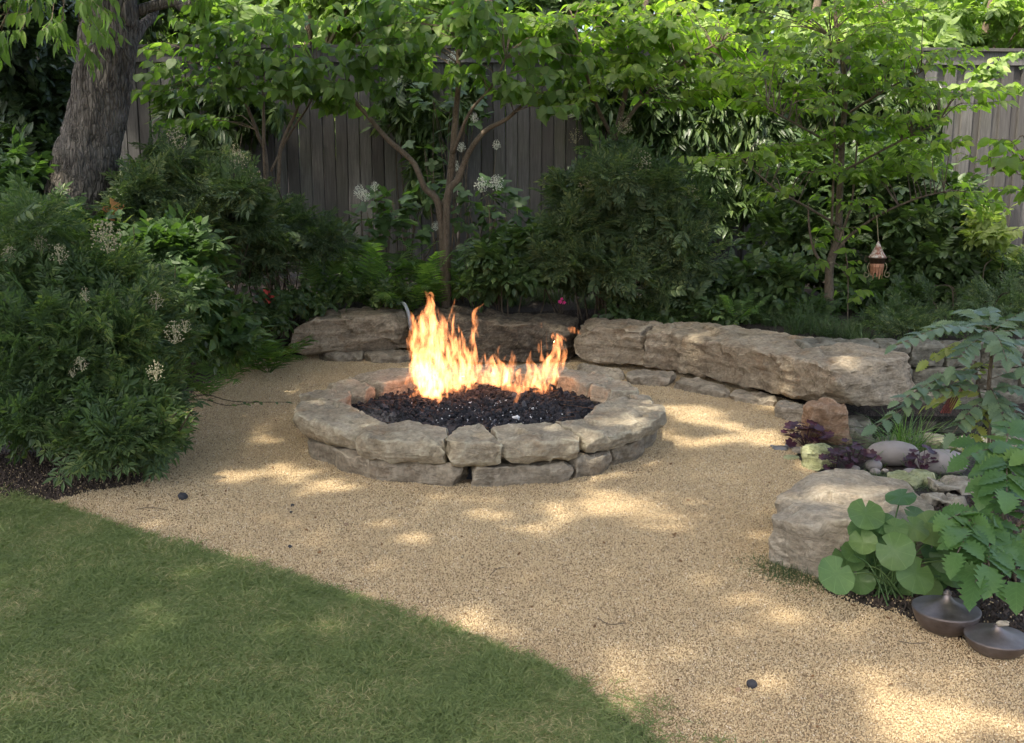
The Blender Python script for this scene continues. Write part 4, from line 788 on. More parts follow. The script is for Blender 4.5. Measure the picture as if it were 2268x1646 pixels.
small_tree('drooping_dogwood', 'low leafy branch reaching in at the right edge in front of the fence', b, [([b, E(2400, 500, 8.2), E(2380, 400, 8.1), E(2300, 350, 8.0), E(2200, 375, 7.9)], .035, .006)], [EB(2225, 355, 8.0, 50, .3, 22, 12), EB(2265, 320, 8.0, 40, .3, 20, 8), EB(2290, 400, 8.0, 50, .3, 30, 9)], 6, .2, .125, [T_oval], 'dogwood', droop=.4)
small_tree('thin_sapling', 'thin sapling with a few pale oval leaves right behind the dogwood trunk', base_at(1885, 9.2), [([base_at(1885, 9.2), E(1878, 600, 9.2), E(1870, 545, 9.2), E(1868, 500, 9.2)], .006, .003)], [EB(1872, 590, 9.2, 18, .1, 24, 4), EB(1885, 660, 9.1, 20, .1, 30, 4), EB(1800, 590, 9.2, 16, .1, 14, 2)], 4, .12, .10, [T_oval], 'dogwood', cat='sapling', droop=.5)

# ------------------------------------------------------------------ trees beyond the fence
nb = [(-7.5, 15.5, 2.6, 1, 'dark'), (-3.2, 17.5, 2.6, 0, 'airy yellow-green tree beyond the fence, right of the big trunk'), (-.3, 16.4, 2.4, 0, 'bright bushy tree beyond the fence behind the slender stems'), (2.2, 17.8, 2.7, 2, 'dark tree beyond the fence top right of the middle'), (4.6, 16.2, 2.4, 0, 'sunlit tree beyond the fence behind the bright-leaved tree'), (7.6, 17.2, 2.6, 0, 'sunlit pale green tree beyond the fence at the right edge')]
for k, (x, y, r_, kd, lb) in enumerate(nb):
    if lb == 'dark': lb = 'shadowy evergreen beyond the fence at the far left'
    root = thing('background_tree', (x, y, .4), lb, 'tree', 'trees beyond the fence'); Q_, rr_ = limb([(x, y, .4), (x + .1, y, 2), (x - .1, y, 3.6), (x, y, 4.6)], .12, .05); part('trunk', *tube(Q_, rr_, 8), M['twig'], root, smooth=True)
    bl = [((x + rng.uniform(-1.2, 1.2)*r_*.7, y + rng.uniform(-1, 1), rng.uniform(2.3, 4.9)), (rng.uniform(.7, 1.2), rng.uniform(.6, 1), rng.uniform(.3, .5)), 120 if kd == 0 else 130) for _ in range(11)]
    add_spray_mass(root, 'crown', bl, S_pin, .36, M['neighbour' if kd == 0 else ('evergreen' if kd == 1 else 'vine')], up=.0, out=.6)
    A = Acc()
    for c, r3, _ in bl: A.add(*tube(crom([(x, y, max(c[2] - 1.4, 1.5)), (np.array(c) + [x, y, c[2] - 1])/2, c], 4), np.linspace(.05, .012, 9), 5, False))
    part('branches', *A.get(), M['twig'], root, kind='stuff')
# tall far hedge mass seen between them
root = thing('far_treeline', (0, 24, 0), 'hazy row of far trees showing between the nearer ones', 'tree line'); root['kind'] = 'stuff'
add_spray_mass(root, 'crown', [((x_, 24 + rng.uniform(-1, 1), rng.uniform(2.5, 7.0)), (2.0, 1.0, 1.4), 170) for x_ in np.arange(-13, 14, .8)], S_pin, .6, M['neighbour'], up=0, out=.5)
# ------------------------------------------------------------------ shrubs
S_mix = S_nan + [pinnate_spray(31, leafT(.2, 3, .2, .2), 7, .30, 58, .25)]
S_fine = S_nan + S_nan + [pinnate_spray(33, leafT(.2, 3, .2, .2), 8, .24, 58, .25)]
def shrub(nm, label, cx_, Y, blobs, sprays, size, mat, flowers=(), group=None, stem_n=14, cat='shrub', fmat='cream', up=.35, shell=.65, clipz=.03, spread=.18):
    p = E(cx_, 600, Y); root = thing(nm, (p[0], p[1], float(H(p[0], p[1]))), label, cat, group); bl = [EB(*b_) for b_ in blobs]
    add_spray_mass(root, 'foliage', bl, sprays, size, M[mat], up=up, shell=shell, clipz=clipz)
    tips = [np.array(bl[rng.integers(len(bl))][0]) + rng.normal(0, .12, 3) for _ in range(stem_n)]; stems(root, origin(root), tips, .009, spread=spread)
    for f in flowers: panicle(root, E(f[0], f[1], f[2]), rB(f[3], f[2]), M[fmat], f[4] if len(f) > 4 else 90)
    return root
q6, F6 = np.array([(1, 0, 0), (-1, 0, 0), (0, 1, 0), (0, -1, 0), (0, 0, 1), (0, 0, -1)], float), np.array([(0, 2, 4), (2, 1, 4), (1, 3, 4), (3, 0, 4), (2, 0, 5), (1, 2, 5), (3, 1, 5), (0, 3, 5)])
def panicle(root, c, r_, mat, n=90, name='flower_cluster'):
    A = Acc(); b = c - np.array([0, 0, r_]); d = rng.normal(size=(n, 3)); d = nrm(d)*rng.random((n, 1))**.4; t = (d[:, 2] + 1)/2
    P = c + d*r_*np.array([1.0, .8, .9])*(1.1 - .5*t[:, None]*[[1, 1, .1]]); A.add(*scatter((q6, [F6]), P, frames(rng.normal(size=(n, 3)), rng.normal(size=(n, 3))), rng.uniform(.045, .075, n)*r_))
    for k in range(8): A.add(*tube([b, P[k*(n//8)]], .0012, 3, False))
    return part(name, *A.get(), mat, root)
shrub('nandina_shrub', 'large feathery nandina shrub filling the left foreground beside the gravel', 190, 6.1,
    [(50, 620, 6.4, 140, .5, 90, 280), (200, 620, 6.5, 110, .45, 80, 237), (110, 780, 6.0, 150, .55, 140, 448), (265, 760, 6.1, 80, .45, 110, 294), (250, 890, 5.8, 85, .4, 80, 280), (90, 890, 5.75, 140, .4, 66, 308), (-60, 800, 6.0, 120, .5, 190, 308), (335, 900, 5.9, 38, .3, 60, 84), (230, 965, 5.6, 85, .25, 34, 125), (340, 955, 5.65, 34, .2, 30, 50), (300, 650, 6.6, 60, .35, 50, 98), (30, 510, 7.0, 90, .35, 34, 112)],
    S_fine, .245, 'nandina', [(235, 520, 6.2, 42, 150), (345, 820, 5.5, 26), (180, 805, 5.4, 20), (385, 735, 5.8, 28), (345, 665, 6.1, 22), (130, 560, 6.0, 26), (190, 650, 5.7, 18, 50), (90, 540, 6.1, 24), (20, 560, 6.0, 22), (410, 720, 5.9, 18, 60), (160, 825, 5.4, 12, 40)], stem_n=44, spread=.5)
P_, R_, S_, A = twig_leaves([(D(450, 890, .12), (.25, .12, .05), 5)], 8, .34, .06, [np.array([D(400, 900, .15), D(395, 890, .15)])], droop=.1, flat=.2)
o_ = thing('low_nandina_shoot', D(440, 900, 0), 'low leafy nandina shoots leaning out over the gravel at the left', 'shoot'); part('twigs', *A.get(), M['twig_dark'], o_, kind='stuff'); leaf_objects(o_, [leafT(.2, 3, .2, .1)], P_, R_, S_, M['nandina'])
shrub('nandina_shrub', 'glossy dark nandina just right of the big trunk', 370, 9.0, [(340, 405, 9.0, 60, .4, 50, 130), (430, 395, 9.2, 70, .4, 36, 90), (320, 470, 8.8, 60, .4, 50, 110), (490, 425, 9.0, 70, .4, 40, 120), (400, 515, 8.7, 80, .35, 50, 140), (540, 490, 9.2, 80, .35, 40, 120), (440, 570, 8.8, 70, .3, 40, 80), (350, 330, 9.3, 22, .2, 16, 16), (500, 350, 9.2, 26, .2, 14, 16)], S_mix, .27, 'nandina_dark', [(392, 302, 9.1, 28), (530, 355, 9.0, 26), (560, 390, 9.0, 30), (520, 330, 9.2, 18, 50)], stem_n=26, group='nandina shrubs by the fence')
shrub('nandina_shrub', 'shaded nandina shrub left of the ferns', 640, 10.1, [(620, 495, 10.1, 80, .35, 30, 100), (680, 520, 10.0, 70, .35, 40, 90), (570, 560, 9.8, 80, .35, 50, 100), (600, 455, 10.2, 44, .3, 14, 36)], S_mix, .27, 'nandina_dark', group='nandina shrubs by the fence')
shrub('nandina_shrub', 'tall dark nandina with cream flower heads right of the fence middle', 1370, 10.0, [(1280, 420, 10.2, 70, .4, 50, 120), (1400, 400, 10.1, 90, .4, 60, 150), (1290, 510, 9.9, 90, .4, 56, 150), (1430, 480, 9.9, 90, .4, 70, 170), (1350, 590, 9.8, 110, .4, 46, 150), (1500, 560, 9.8, 80, .4, 66, 140), (1230, 590, 9.9, 60, .35, 40, 70), (1540, 450, 10.1, 50, .35, 44, 70), (1480, 640, 9.7, 90, .3, 30, 80), (1350, 330, 10.3, 40, .25, 24, 30)], S_mix, .28, 'nandina_dark', [(1425, 362, 9.7, 30), (1300, 415, 9.8, 26), (1345, 415, 9.8, 24), (1385, 275, 9.9, 22), (1275, 300, 9.9, 18, 50), (1530, 430, 9.8, 24), (1385, 415, 9.8, 14, 50)], stem_n=30, group='nandina shrubs by the fence')
shrub('boxleaf_shrub', 'low dark shrub of small glossy leaves right of the ferns', 1100, 9.9, [(1110, 560, 10.0, 70, .35, 45, 150), (1150, 600, 9.9, 80, .35, 45, 130), (1080, 620, 9.9, 55, .3, 30, 70), (1180, 530, 10.0, 50, .3, 34, 70)], S_pin, .20, 'vine')
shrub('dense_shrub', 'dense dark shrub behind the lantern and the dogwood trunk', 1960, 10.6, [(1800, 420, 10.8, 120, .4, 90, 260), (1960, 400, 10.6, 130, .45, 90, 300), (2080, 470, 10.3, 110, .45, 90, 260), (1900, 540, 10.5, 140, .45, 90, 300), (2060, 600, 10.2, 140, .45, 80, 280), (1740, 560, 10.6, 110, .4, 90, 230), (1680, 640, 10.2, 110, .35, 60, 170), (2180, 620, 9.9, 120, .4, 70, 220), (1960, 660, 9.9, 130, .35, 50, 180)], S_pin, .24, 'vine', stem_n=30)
shrub('dense_shrub', 'low shadowy groundcover shrub at the right edge behind the stone wall', 2150, 9.0, [(2080, 665, 9.6, 110, .35, 36, 130), (2220, 690, 8.9, 110, .4, 60, 170), (2000, 705, 9.2, 100, .25, 22, 90), (2150, 730, 8.6, 130, .3, 34, 130), (2330, 620, 9.2, 100, .4, 80, 120)], S_nan, .2, 'nandina_dark')
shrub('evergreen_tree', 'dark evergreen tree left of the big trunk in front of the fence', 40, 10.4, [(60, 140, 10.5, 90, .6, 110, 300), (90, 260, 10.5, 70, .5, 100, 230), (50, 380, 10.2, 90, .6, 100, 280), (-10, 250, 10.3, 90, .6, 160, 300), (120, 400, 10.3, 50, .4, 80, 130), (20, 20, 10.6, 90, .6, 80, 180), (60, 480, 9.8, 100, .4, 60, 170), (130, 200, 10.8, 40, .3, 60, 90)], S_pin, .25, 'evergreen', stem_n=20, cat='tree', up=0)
shrub('leafy_shrub', 'light green bushy plant at the left edge', 30, 8.4, [(30, 360, 8.6, 36, .25, 34, 45), (10, 420, 8.4, 50, .3, 26, 50), (60, 470, 8.2, 60, .3, 34, 60), (30, 500, 7.8, 80, .3, 40, 80)], S_pin, .24, 'hydrangea', up=.1)
shrub('leafy_shrub', 'broad-leaved green plant between the nandina and the big trunk', 260, 7.7, [(330, 555, 7.7, 80, .3, 40, 90), (420, 560, 7.8, 50, .3, 40, 60), (200, 500, 7.9, 70, .25, 24, 50), (400, 650, 7.3, 70, .3, 50, 90), (470, 720, 7.6, 60, .3, 50, 80)], S_pin, .24, 'hydrangea')
shrub('bright_shrub', 'small shrub of sunlit yellow-green pinnate leaves at the right edge', 2200, 9.6, [(2190, 500, 9.7, 34, .2, 30, 30), (2220, 560, 9.6, 30, .2, 30, 18), (2165, 520, 9.6, 24, .15, 12, 10)], S_pin, .20, 'pale_leaf', stem_n=5, cat='shrub')
shrub('groundcover', 'low leafy groundcover left of the bench and below the ferns', 560, 9.2, [(480, 760, 8.3, 60, .3, 22, 60), (560, 720, 8.8, 70, .3, 26, 70), (500, 690, 8.7, 80, .3, 30, 90), (700, 655, 9.9, 80, .3, 20, 70), (830, 650, 10.0, 90, .25, 18, 70), (610, 670, 9.5, 60, .25, 20, 60)], S_pin, .16, 'vine', stem_n=0, cat='groundcover')
shrub('groundcover', 'low shadowy groundcover behind the long bench slab', 1620, 9.6, [(1400, 690, 9.8, 80, .2, 16, 60), (1500, 690, 9.7, 100, .25, 26, 110), (1620, 690, 9.6, 100, .25, 24, 110), (1750, 700, 9.3, 100, .25, 26, 110), (1600, 640, 10.1, 80, .3, 30, 90)], S_pin, .16, 'vine', stem_n=0, cat='groundcover')
# orange and pale new leaves by the trunk
o_ = thing('mahonia_shoot', base_at(255, 8.5), 'bright shoot with orange and cream new leaves at the foot of the big trunk', 'shoot')
def leaves_at(root, lst, T, mat, name='leaf', face=(0, -.5, .8), jit=.25):
    me = mesh(name, T[0], T[1], mat, True); org = origin(root)
    for (px, py, Y, L_, ang, *tl) in lst:
        a = math.radians(ang); d = np.array([math.cos(a), (tl[0] if tl else -.2), math.sin(a)]); n_ = np.array(face) + rng.normal(0, jit, 3); R = frames(nrm(d)[None], nrm(n_)[None])[0]; s_ = rB(L_, Y); p = E(px, py, Y)
        o_ = link(name, me, root); Mx = np.eye(4); Mx[:3, :3] = R*s_; Mx[:3, 3] = p - org; o_.matrix_local = Matrix(Mx.tolist())
part('stems', *compose([tube(crom([base_at(255, 8.5), E(262, 520, 8.4), E(258, 470, 8.4)], 5), .006, 5), tube(crom([base_at(255, 8.5), E(280, 540, 8.2), E(300, 510, 8.0)], 5), .006, 5)]), M['twig_dark'], o_, kind='stuff')
leaves_at(o_, [(258, 480, 8.4, 40, 140), (262, 470, 8.4, 36, 110), (255, 490, 8.4, 32, 170), (266, 476, 8.4, 34, 60)], spiny(.3, 7), M['orange_leaf'])
leaves_at(o_, [(270, 505, 8.2, 46, 50), (280, 510, 8.2, 50, 20), (300, 503, 8.1, 44, 15), (290, 515, 8.1, 46, -10), (310, 500, 8.1, 40, 30), (265, 500, 8.2, 40, 80), (250, 520, 8.1, 40, 190), (285, 530, 8.0, 36, -30)], spiny(.3, 7), M['pale_leaf'])
# vines on the fence
def vine(label, spots, Y):
    c = E(*spots[0][:2], Y); root = thing('fence_vine', (c[0], Y, float(H(c[0], Y))), label, 'vine', 'narrow-leaved vines on the fence')
    bl = [EB(px, py, Y, rx, .14, rz, n) for px, py, rx, rz, n in spots]; add_spray_mass(root, 'foliage', bl, S_nar, .30, M['vine'], up=-.5, out=.4, shell=.2)
    A = Acc()
    for c_, _, _ in bl: A.add(*tube(crom([origin(root), (origin(root) + c_)/2 + rng.normal(0, .15, 3)*[1, .2, 1], c_], 5), .006, 4, False))
    part('stems', *A.get(), M['twig_dark'], root, kind='stuff')
vine('dark vine hanging on the fence between the forking stems', [(900, 190, 60, 50, 60), (950, 260, 50, 50, 44), (880, 260, 40, 40, 26), (960, 340, 40, 60, 34), (940, 420, 40, 50, 24), (1040, 180, 50, 40, 34)], 12.15)
vine('dense dark vine covering the fence right of the middle', [(1420, 240, 90, 70, 150), (1540, 290, 90, 90, 200), (1650, 260, 90, 80, 180), (1720, 330, 70, 90, 130), (1520, 400, 80, 70, 120), (1640, 400, 80, 80, 120), (1330, 200, 60, 50, 60), (1480, 170, 100, 50, 120), (1620, 170, 100, 50, 120)], 12.2)
vine('narrow-leaved vine at the fence top left of the bare grey boards', [(1960, 200, 80, 60, 120), (2030, 230, 60, 50, 80), (1860, 220, 80, 60, 100), (1900, 320, 80, 60, 90), (2040, 320, 40, 50, 40), (1780, 160, 80, 50, 80)], 12.25)
vine('dark vine behind the slender bare stems at the left', [(480, 200, 70, 50, 60), (560, 240, 60, 50, 50), (420, 240, 50, 50, 34), (480, 300, 60, 40, 40)], 12.1)
b = E(2200, 130, 12.3); P_, R_, S_, A = twig_leaves([EB(2190, 160, 12.0, 30, .2, 14, 9), EB(2160, 190, 11.8, 40, .2, 20, 8), EB(2245, 195, 11.8, 30, .2, 14, 6), EB(2250, 130, 12.0, 30, .2, 20, 7)], 6, .2, .14, [np.array([E(2280, 60, 12.6), E(2230, 110, 12.4)])], droop=.3, conn=0)
o_ = thing('overhanging_branch', E(2280, 60, 12.6), 'sunlit leafy twigs hanging over the fence top at the right edge', 'branch'); part('twigs', *A.get(), M['twig'], o_, kind='stuff'); leaf_objects(o_, [T_oval], P_, R_, S_, M['neighbour'])

# ------------------------------------------------------------------ ferns
fm = [mesh('frond', t[0], t[1], M['fern'], True) for t in FR]
def fern(label, px, Y, n, L_, py=600, tilt=.35):
    p = E(px, py, Y); p[2] = H(p[0], p[1]); root = thing('fern', p, label, 'fern', 'ferns behind the bench')
    for k in range(n):
        a = k*2.39996 + rng.uniform(-.3, .3); s_ = L_*rng.uniform(.75, 1.15); o = link('frond', fm[rng.integers(4)], root); o.rotation_euler = (rng.uniform(.15, tilt + .45), rng.uniform(-.15, .15), a); o.scale = (s_, s_, s_); o.location = (0.03*math.cos(a), .03*math.sin(a), .02)
fern('upright fern with tall fronds below the forking stems', 985, 10.3, 12, 1.05, tilt=.5)
fern('big arching fern left of the forking stems, third from the left', 900, 10.2, 12, 1.0)
fern('sunlit fern with yellow-green fronds behind the left bench slab', 810, 10.5, 12, 1.05)
fern('wide fern at the left end of the fern row, beside the red flowers', 700, 10.2, 11, .95)
fern('fern behind the left bench slab, front of its row', 830, 10.25, 9, .75)
fern('fern at the foot of the hydrangea, behind the sunlit one', 740, 10.9, 10, .95)
fern('fern at the right end of the fern row, near the dark glossy shrub', 1050, 10.4, 9, .85)
fern('small fern in the sedge behind the longest bench slab', 1640, 9.35, 9, .42)
fern('tiny fern behind the block joint of the bench', 1500, 9.8, 9, .32)
fh = [mesh('frond', t[0], t[1], M['fern'], True) for t in (frond(9, 13, .55, .26), frond(10, 12, .7, .24))]
for k, (px, Y, n, L_, lb) in enumerate([(590, 9.0, 13, .62, 'broad-fronded fern on the mulch at the left end of the bench'), (500, 8.7, 12, .6, 'broad-fronded fern between the bench end and the large nandina'), (550, 9.6, 12, .6, 'broad-fronded fern behind the one at the bench end'), (450, 8.0, 10, .5, 'small broad-fronded fern tucked against the large nandina')]):
    p = E(px, 700, Y); p[2] = H(p[0], p[1]); root = thing('holly_fern', p, lb, 'fern', 'broad-fronded ferns left of the bench')
    for q_ in range(n):
        a = q_*2.39996; s_ = L_*rng.uniform(.8, 1.15); o = link('frond', fh[q_ % 2], root); o.rotation_euler = (rng.uniform(-.1, .5), 0, a); o.scale = (s_,)*3

# ------------------------------------------------------------------ hydrangeas
def hydrangea(label, px, Y, blobs, flowers):
    p = E(px, 600, Y); p[2] = H(p[0], p[1]); root = thing('hydrangea', p, label, 'hydrangea', 'oakleaf hydrangeas at the fence'); P_, D_ = [], []
    bl = [EB(*b_) for b_ in blobs]
    for c, r3, n in bl: a, d = in_blob(c, r3, n, .5); P_.append(a); D_.append(d)
    P_ = np.vstack(P_); D_ = np.vstack(D_); n = len(P_); d = nrm(D_*[1, 1, .3] + rng.normal(0, .3, (n, 3)) - [0, 0, .25]); nn = nrm(rng.normal(0, .3, (n, 3)) + [0, -.25, 1])
    leaf_objects(root, [T_oak], P_, frames(d, nn), rng.uniform(.16, .24, n), M['hydrangea']); stems(root, p, [c for c, _, _ in bl for _ in range(3)] + [E(f[0], f[1] + 6, f[2]) for f in flowers], .007, 'twig')
    for f in flowers: panicle(root, E(f[0], f[1], f[2] - .1), rB(f[3]*1.3, f[2]), M['white_petal'], 150)
hydrangea('oakleaf hydrangea with white blooms left of the forking stems', 850, 11.0, [(850, 460, 11.0, 50, .3, 30, 34), (820, 500, 10.9, 50, .3, 34, 30), (900, 500, 10.9, 50, .3, 30, 26), (870, 440, 11.1, 40, .2, 16, 14)], [(797, 424, 10.8, 13), (808, 432, 10.8, 11), (830, 412, 10.9, 9)])
hydrangea('oakleaf hydrangea with round white blooms right of the forking stems', 1070, 10.9, [(1080, 430, 10.9, 55, .3, 24, 34), (1120, 480, 10.8, 50, .3, 30, 30), (1040, 470, 10.9, 40, .3, 26, 20), (960, 410, 11.0, 40, .2, 24, 16)], [(1065, 408, 10.7, 14), (1100, 404, 10.7, 15), (1022, 325, 11.3, 9), (1007, 366, 11.3, 10), (1000, 400, 11.3, 9), (965, 500, 10.9, 9)])
hydrangea('tall climbing oakleaf hydrangea among the upper forking stems', 1000, 11.4, [(1000, 180, 11.4, 60, .3, 26, 22), (960, 220, 11.4, 50, .3, 20, 14), (1030, 260, 11.4, 36, .2, 50, 14), (940, 330, 11.4, 26, .2, 30, 8)], [(1003, 128, 11.3, 12), (1100, 320, 11.3, 9), (1050, 260, 11.3, 9)])

# ------------------------------------------------------------------ sedge tufts, flowers, groundcover on the beds
def blades(n, h, sp, wd, r, lean=.6, curve=.6):
    A = Acc()
    for _ in range(n):
        b = np.array([*r.normal(0, sp, 2), 0]); a = r.random()*2*math.pi; o = np.array([math.cos(a), math.sin(a), 0]); hh = h*r.uniform(.5, 1.15); ln = r.uniform(.1, lean); sdv = np.array([-o[1], o[0], 0])*wd*r.uniform(.7, 1.2)
        P = [b + o*hh*(ln*t + curve*ln*t*t*1.2) + np.array([0, 0, hh*(t - .55*ln*t*t*1.6)]) for t in (0, .3, .6, .85, 1)]
        V = [P[0] - sdv, P[0] + sdv, P[1] - sdv, P[1] + sdv, P[2] - sdv*.8, P[2] + sdv*.8, P[3] - sdv*.5, P[3] + sdv*.5, P[4]]; A.add(np.array(V), [np.array([(0, 1, 3, 2), (2, 3, 5, 4), (4, 5, 7, 6)]), np.array([(6, 7, 8)])])
    return A.get()
sg = [mesh('sedge', *blades(150, .30, .06, .0022, np.random.default_rng(k), .9, .8), M['sedge']) for k in range(4)]
def sedge_at(px, py, z=None, s_=1.0, Y=None):
    lab, grp = ('soft green sedge tuft behind the squarish block and the longest slab', 'sedge tufts behind the longest slab') if px > 1295 else (('tall sedge tuft behind the soot-stained slab, right of the flames', 'sedge tufts right of the flames') if px > 1010 else ('sedge tuft at the foot of the ferns, behind the left bench slab', 'sedge tufts at the foot of the ferns'))
    p = D(px, py, .42) if Y is None else E(px, py, Y); p[2] = H(p[0], p[1]) - .01; o = link('sedge_tuft', sg[rng.integers(4)]); o.location = p; o.rotation_euler = (0, 0, rng.random()*6); o.scale = (s_, s_, s_*rng.uniform(.8, 1.1))
    return tag(o, lab, 'grass', grp)
for px in range(760, 1290, 34): sedge_at(px + rng.uniform(-10, 10), 660 + rng.uniform(-12, 8), s_=rng.uniform(.8, 1.15))
for px in range(1010, 1240, 30): sedge_at(px + rng.uniform(-10, 10), 645 + rng.uniform(-8, 8), s_=rng.uniform(.9, 1.2))
for k in range(58):
    t = rng.random(); px = 1300 + 620*t; py = np.interp(px, [1300, 1450, 1600, 1750, 1900], [690, 700, 712, 728, 752]) - rng.uniform(0, 34); sedge_at(px, py, s_=rng.uniform(.55, 1.0))
o = link('grass_clump', mesh('grass_clump', *blades(240, .36, .05, .003, np.random.default_rng(33), 1.1, .9), leaf_mat('pond_grass', (.06, .13, .03), (.12, .22, .05), (.2, .28, .08), .35, .4))); p = D(2010, 1008, 0); o.location = (p[0], p[1] + .06, -.03); tag(o, 'arching bright green grass clump behind the pinkish river stone', 'grass')
tf = mesh('dwarf_grass', *blades(260, .055, .07, .0014, np.random.default_rng(5), 1.3, .8), M['nandina_dark'])
for px, py, lb in ((1718, 1262, 'small dark grass tuft at the left corner of the boulder'), (1745, 1275, 'small dark grass tuft under the front of the boulder'), (1790, 1290, 'small dark grass tuft beneath the round leaves'), (1930, 1062, 'dwarf grass patch between boulder and small river stones'), (1975, 1068, 'dwarf grass patch below the pinkish river stone'), (1890, 1062, 'dwarf grass patch beside the purple leaves'), (2030, 1072, 'dwarf grass patch at the flagstone edge'), (2100, 1070, 'dwarf grass patch in front of the broad grey river stone')):
    o = link('dwarf_grass', tf); p = D(px, py); o.location = (p[0], p[1] + .02, -.005); o.rotation_euler = (0, 0, rng.random()*6); tag(o, lb, 'grass', 'dwarf grass around the boulder')
def flower(label, px, py, Y, r_, n, mat, cat='flower'):
    c = E(px, py, Y); root = thing('flower', (c[0], c[1], float(H(c[0], c[1]))), label, cat); A = Acc()
    for _ in range(n):
        d = nrm(rng.normal(size=3)*[1, 1, .8]); p = c + d*r_*rng.random()**.5
        for k in range(5): a = k*1.2566; A.add(*place(leafT(.35, 2, .1, .2), p, (math.cos(a), -.3, math.sin(a)), (0, -1, .4), rng.uniform(.016, .026)))
    part('petals', *A.get(), mat, root, kind='stuff'); part('stems', *compose([tube([origin(root), c + rng.normal(0, r_*.5, 3)], .003, 4) for _ in range(5)]), M['twig_dark'], root, kind='stuff')
flower('cluster of coral red flowers left of the bench', 600, 655, 9.5, .085, 16, M['red_petal']); flower('small pinkish red flowers right of the coral cluster', 622, 668, 9.5, .07, 7, M['red_petal']); flower('single bright pink flower behind the bench', 1243, 669, 9.9, .03, 4, M['pink_petal'])

# ------------------------------------------------------------------ purple heuchera
def heuchera(label, px, py, n, r_, ls):
    c = D(px, py); root = thing('purple_plant', (c[0], c[1], 0), label, 'plant', 'purple-leaved plants at the gravel edge'); A = Acc()
    me = mesh('leaf', *discT(lambda a: .5*(.2 + .8*min(min(a, 2*math.pi - a)/.3, 1))*(1 + .16*math.cos(a*7)), 28, .25), M['purple'], True)
    for k in range(n):
        a = k*2.4; rr = r_*math.sqrt((k + .5)/n); p = np.array([rr*math.cos(a), rr*math.sin(a)*.8, .05 + .10*(1 - rr/r_) + rng.uniform(0, .04)]); d = np.array([math.cos(a), math.sin(a), rng.uniform(-.5, .2)]); R = frames(nrm(d)[None], nrm(np.array([rng.normal(0, .3), -.3 + rng.normal(0, .3), 1]))[None])[0]; s_ = ls*rng.uniform(.7, 1.2)
        o = link('leaf', me, root); Mx = np.eye(4); Mx[:3, :3] = R*s_; Mx[:3, 3] = p; o.matrix_local = Matrix(Mx.tolist()); A.add(*tube([(0, 0, 0), p], .0016, 3, False))
    V, F = A.get(); part('stalks', V + origin(root), F, M['purple'], root, kind='stuff')
heuchera('dark purple-leaved plant in front of the reddish upright rock', 1785, 990, 34, .12, .07); heuchera('purple-leaved plant between the mossy rock and the river stones', 1885, 1040, 30, .12, .055); heuchera('purple-leaved plant between the two large river stones', 2040, 1048, 16, .07, .055); heuchera('small purple-leaved tuft right of the mossy rock', 1850, 1052, 14, .06, .045)

# ------------------------------------------------------------------ round-leaved plant and the spiny shrubs
c = D(1990, 1335); rp = thing('round_leaved_plant', (c[0], c[1] + .12, 0), 'plant with large round dark green leaves in front of the boulder', 'plant')
RL = [(1850, 1275, 96, 20), (2027, 1272, 98, 12), (1985, 1222, 90, -10), (1918, 1141, 86, 60), (1912, 1172, 72, 68), (1912, 1203, 66, 42), (2068, 1172, 94, 35), (2100, 1232, 84, 5), (1952, 1248, 50, 20), (2060, 1225, 50, 30), (1985, 1170, 56, 50), (1943, 1305, 56, 80), (1988, 1302, 52, 15), (1995, 1100, 70, 82), (1930, 1240, 60, 40), (2030, 1140, 60, 60), (2130, 1190, 70, 30), (1895, 1250, 44, 55), (2010, 1320-20, 40, 70), (2075, 1290-10, 60, 40), (2010, 1190, 60, 50), (1960, 1275, 60, 50), (2110, 1280, 56, 45), (2045, 1205, 60, 60), (1880, 1300, 50, 35), (2060, 1310, 60, 30), (1955, 1205, 70, 35), (2000, 1260, 64, 25), (2090, 1180, 70, 50), (1930, 1275, 60, 30), (2140, 1240, 70, 30), (2025, 1170, 70, 40), (1890, 1225, 60, 40), (2085, 1255, 74, 20), (1875, 1235, 66, 45), (1905, 1290, 70, 25), (2000, 1310, 60, 35), (1960, 1160, 60, 55)]
lmz = [mesh('leaf', *discT(rf_round, 33, cu), M['round'], True) for cu in (.15, -.1, .35)]
for k, (px, py, w_, tl) in enumerate(RL):
    Y = 4.10 - .28*(1 if k < 3 else 0) + (.18 if k in (13, 15, 16, 20, 23) else 0) + .02*(k % 5); p = E(px, py, Y); p[2] = max(p[2], .03); s_ = rB(w_, Y)*1.0
    a = math.radians(90 + rng.uniform(-70, 70)*(1 if px > 1950 else .8)); tl_ = math.radians(tl); n_ = nrm(np.array([rng.normal(0, .2), -math.cos(tl_), math.sin(tl_) + .25])); d = nrm(np.array([math.cos(a)*.9, -.5, -.2 - math.sin(a)*.2])); R = frames(d[None], n_[None])[0]
    o = link('leaf', lmz[k % 3], rp); ctr = p - R @ np.array([0, .5, 0])*s_; Mx = np.eye(4); Mx[:3, :3] = R*s_; Mx[:3, 3] = ctr - origin(rp); o.matrix_local = Matrix(Mx.tolist())
    b = origin(rp) + np.append(rng.normal(0, .06, 2), 0); pt = ctr + R @ np.array([0, .5, -.0])*s_; V, F = tube(crom([b, (b + pt)/2 + [0, 0, .05], pt - np.array([0, 0, .004])], 5), .0035, 5, False); part('stalk', V, F, M['round'], rp, smooth=True)
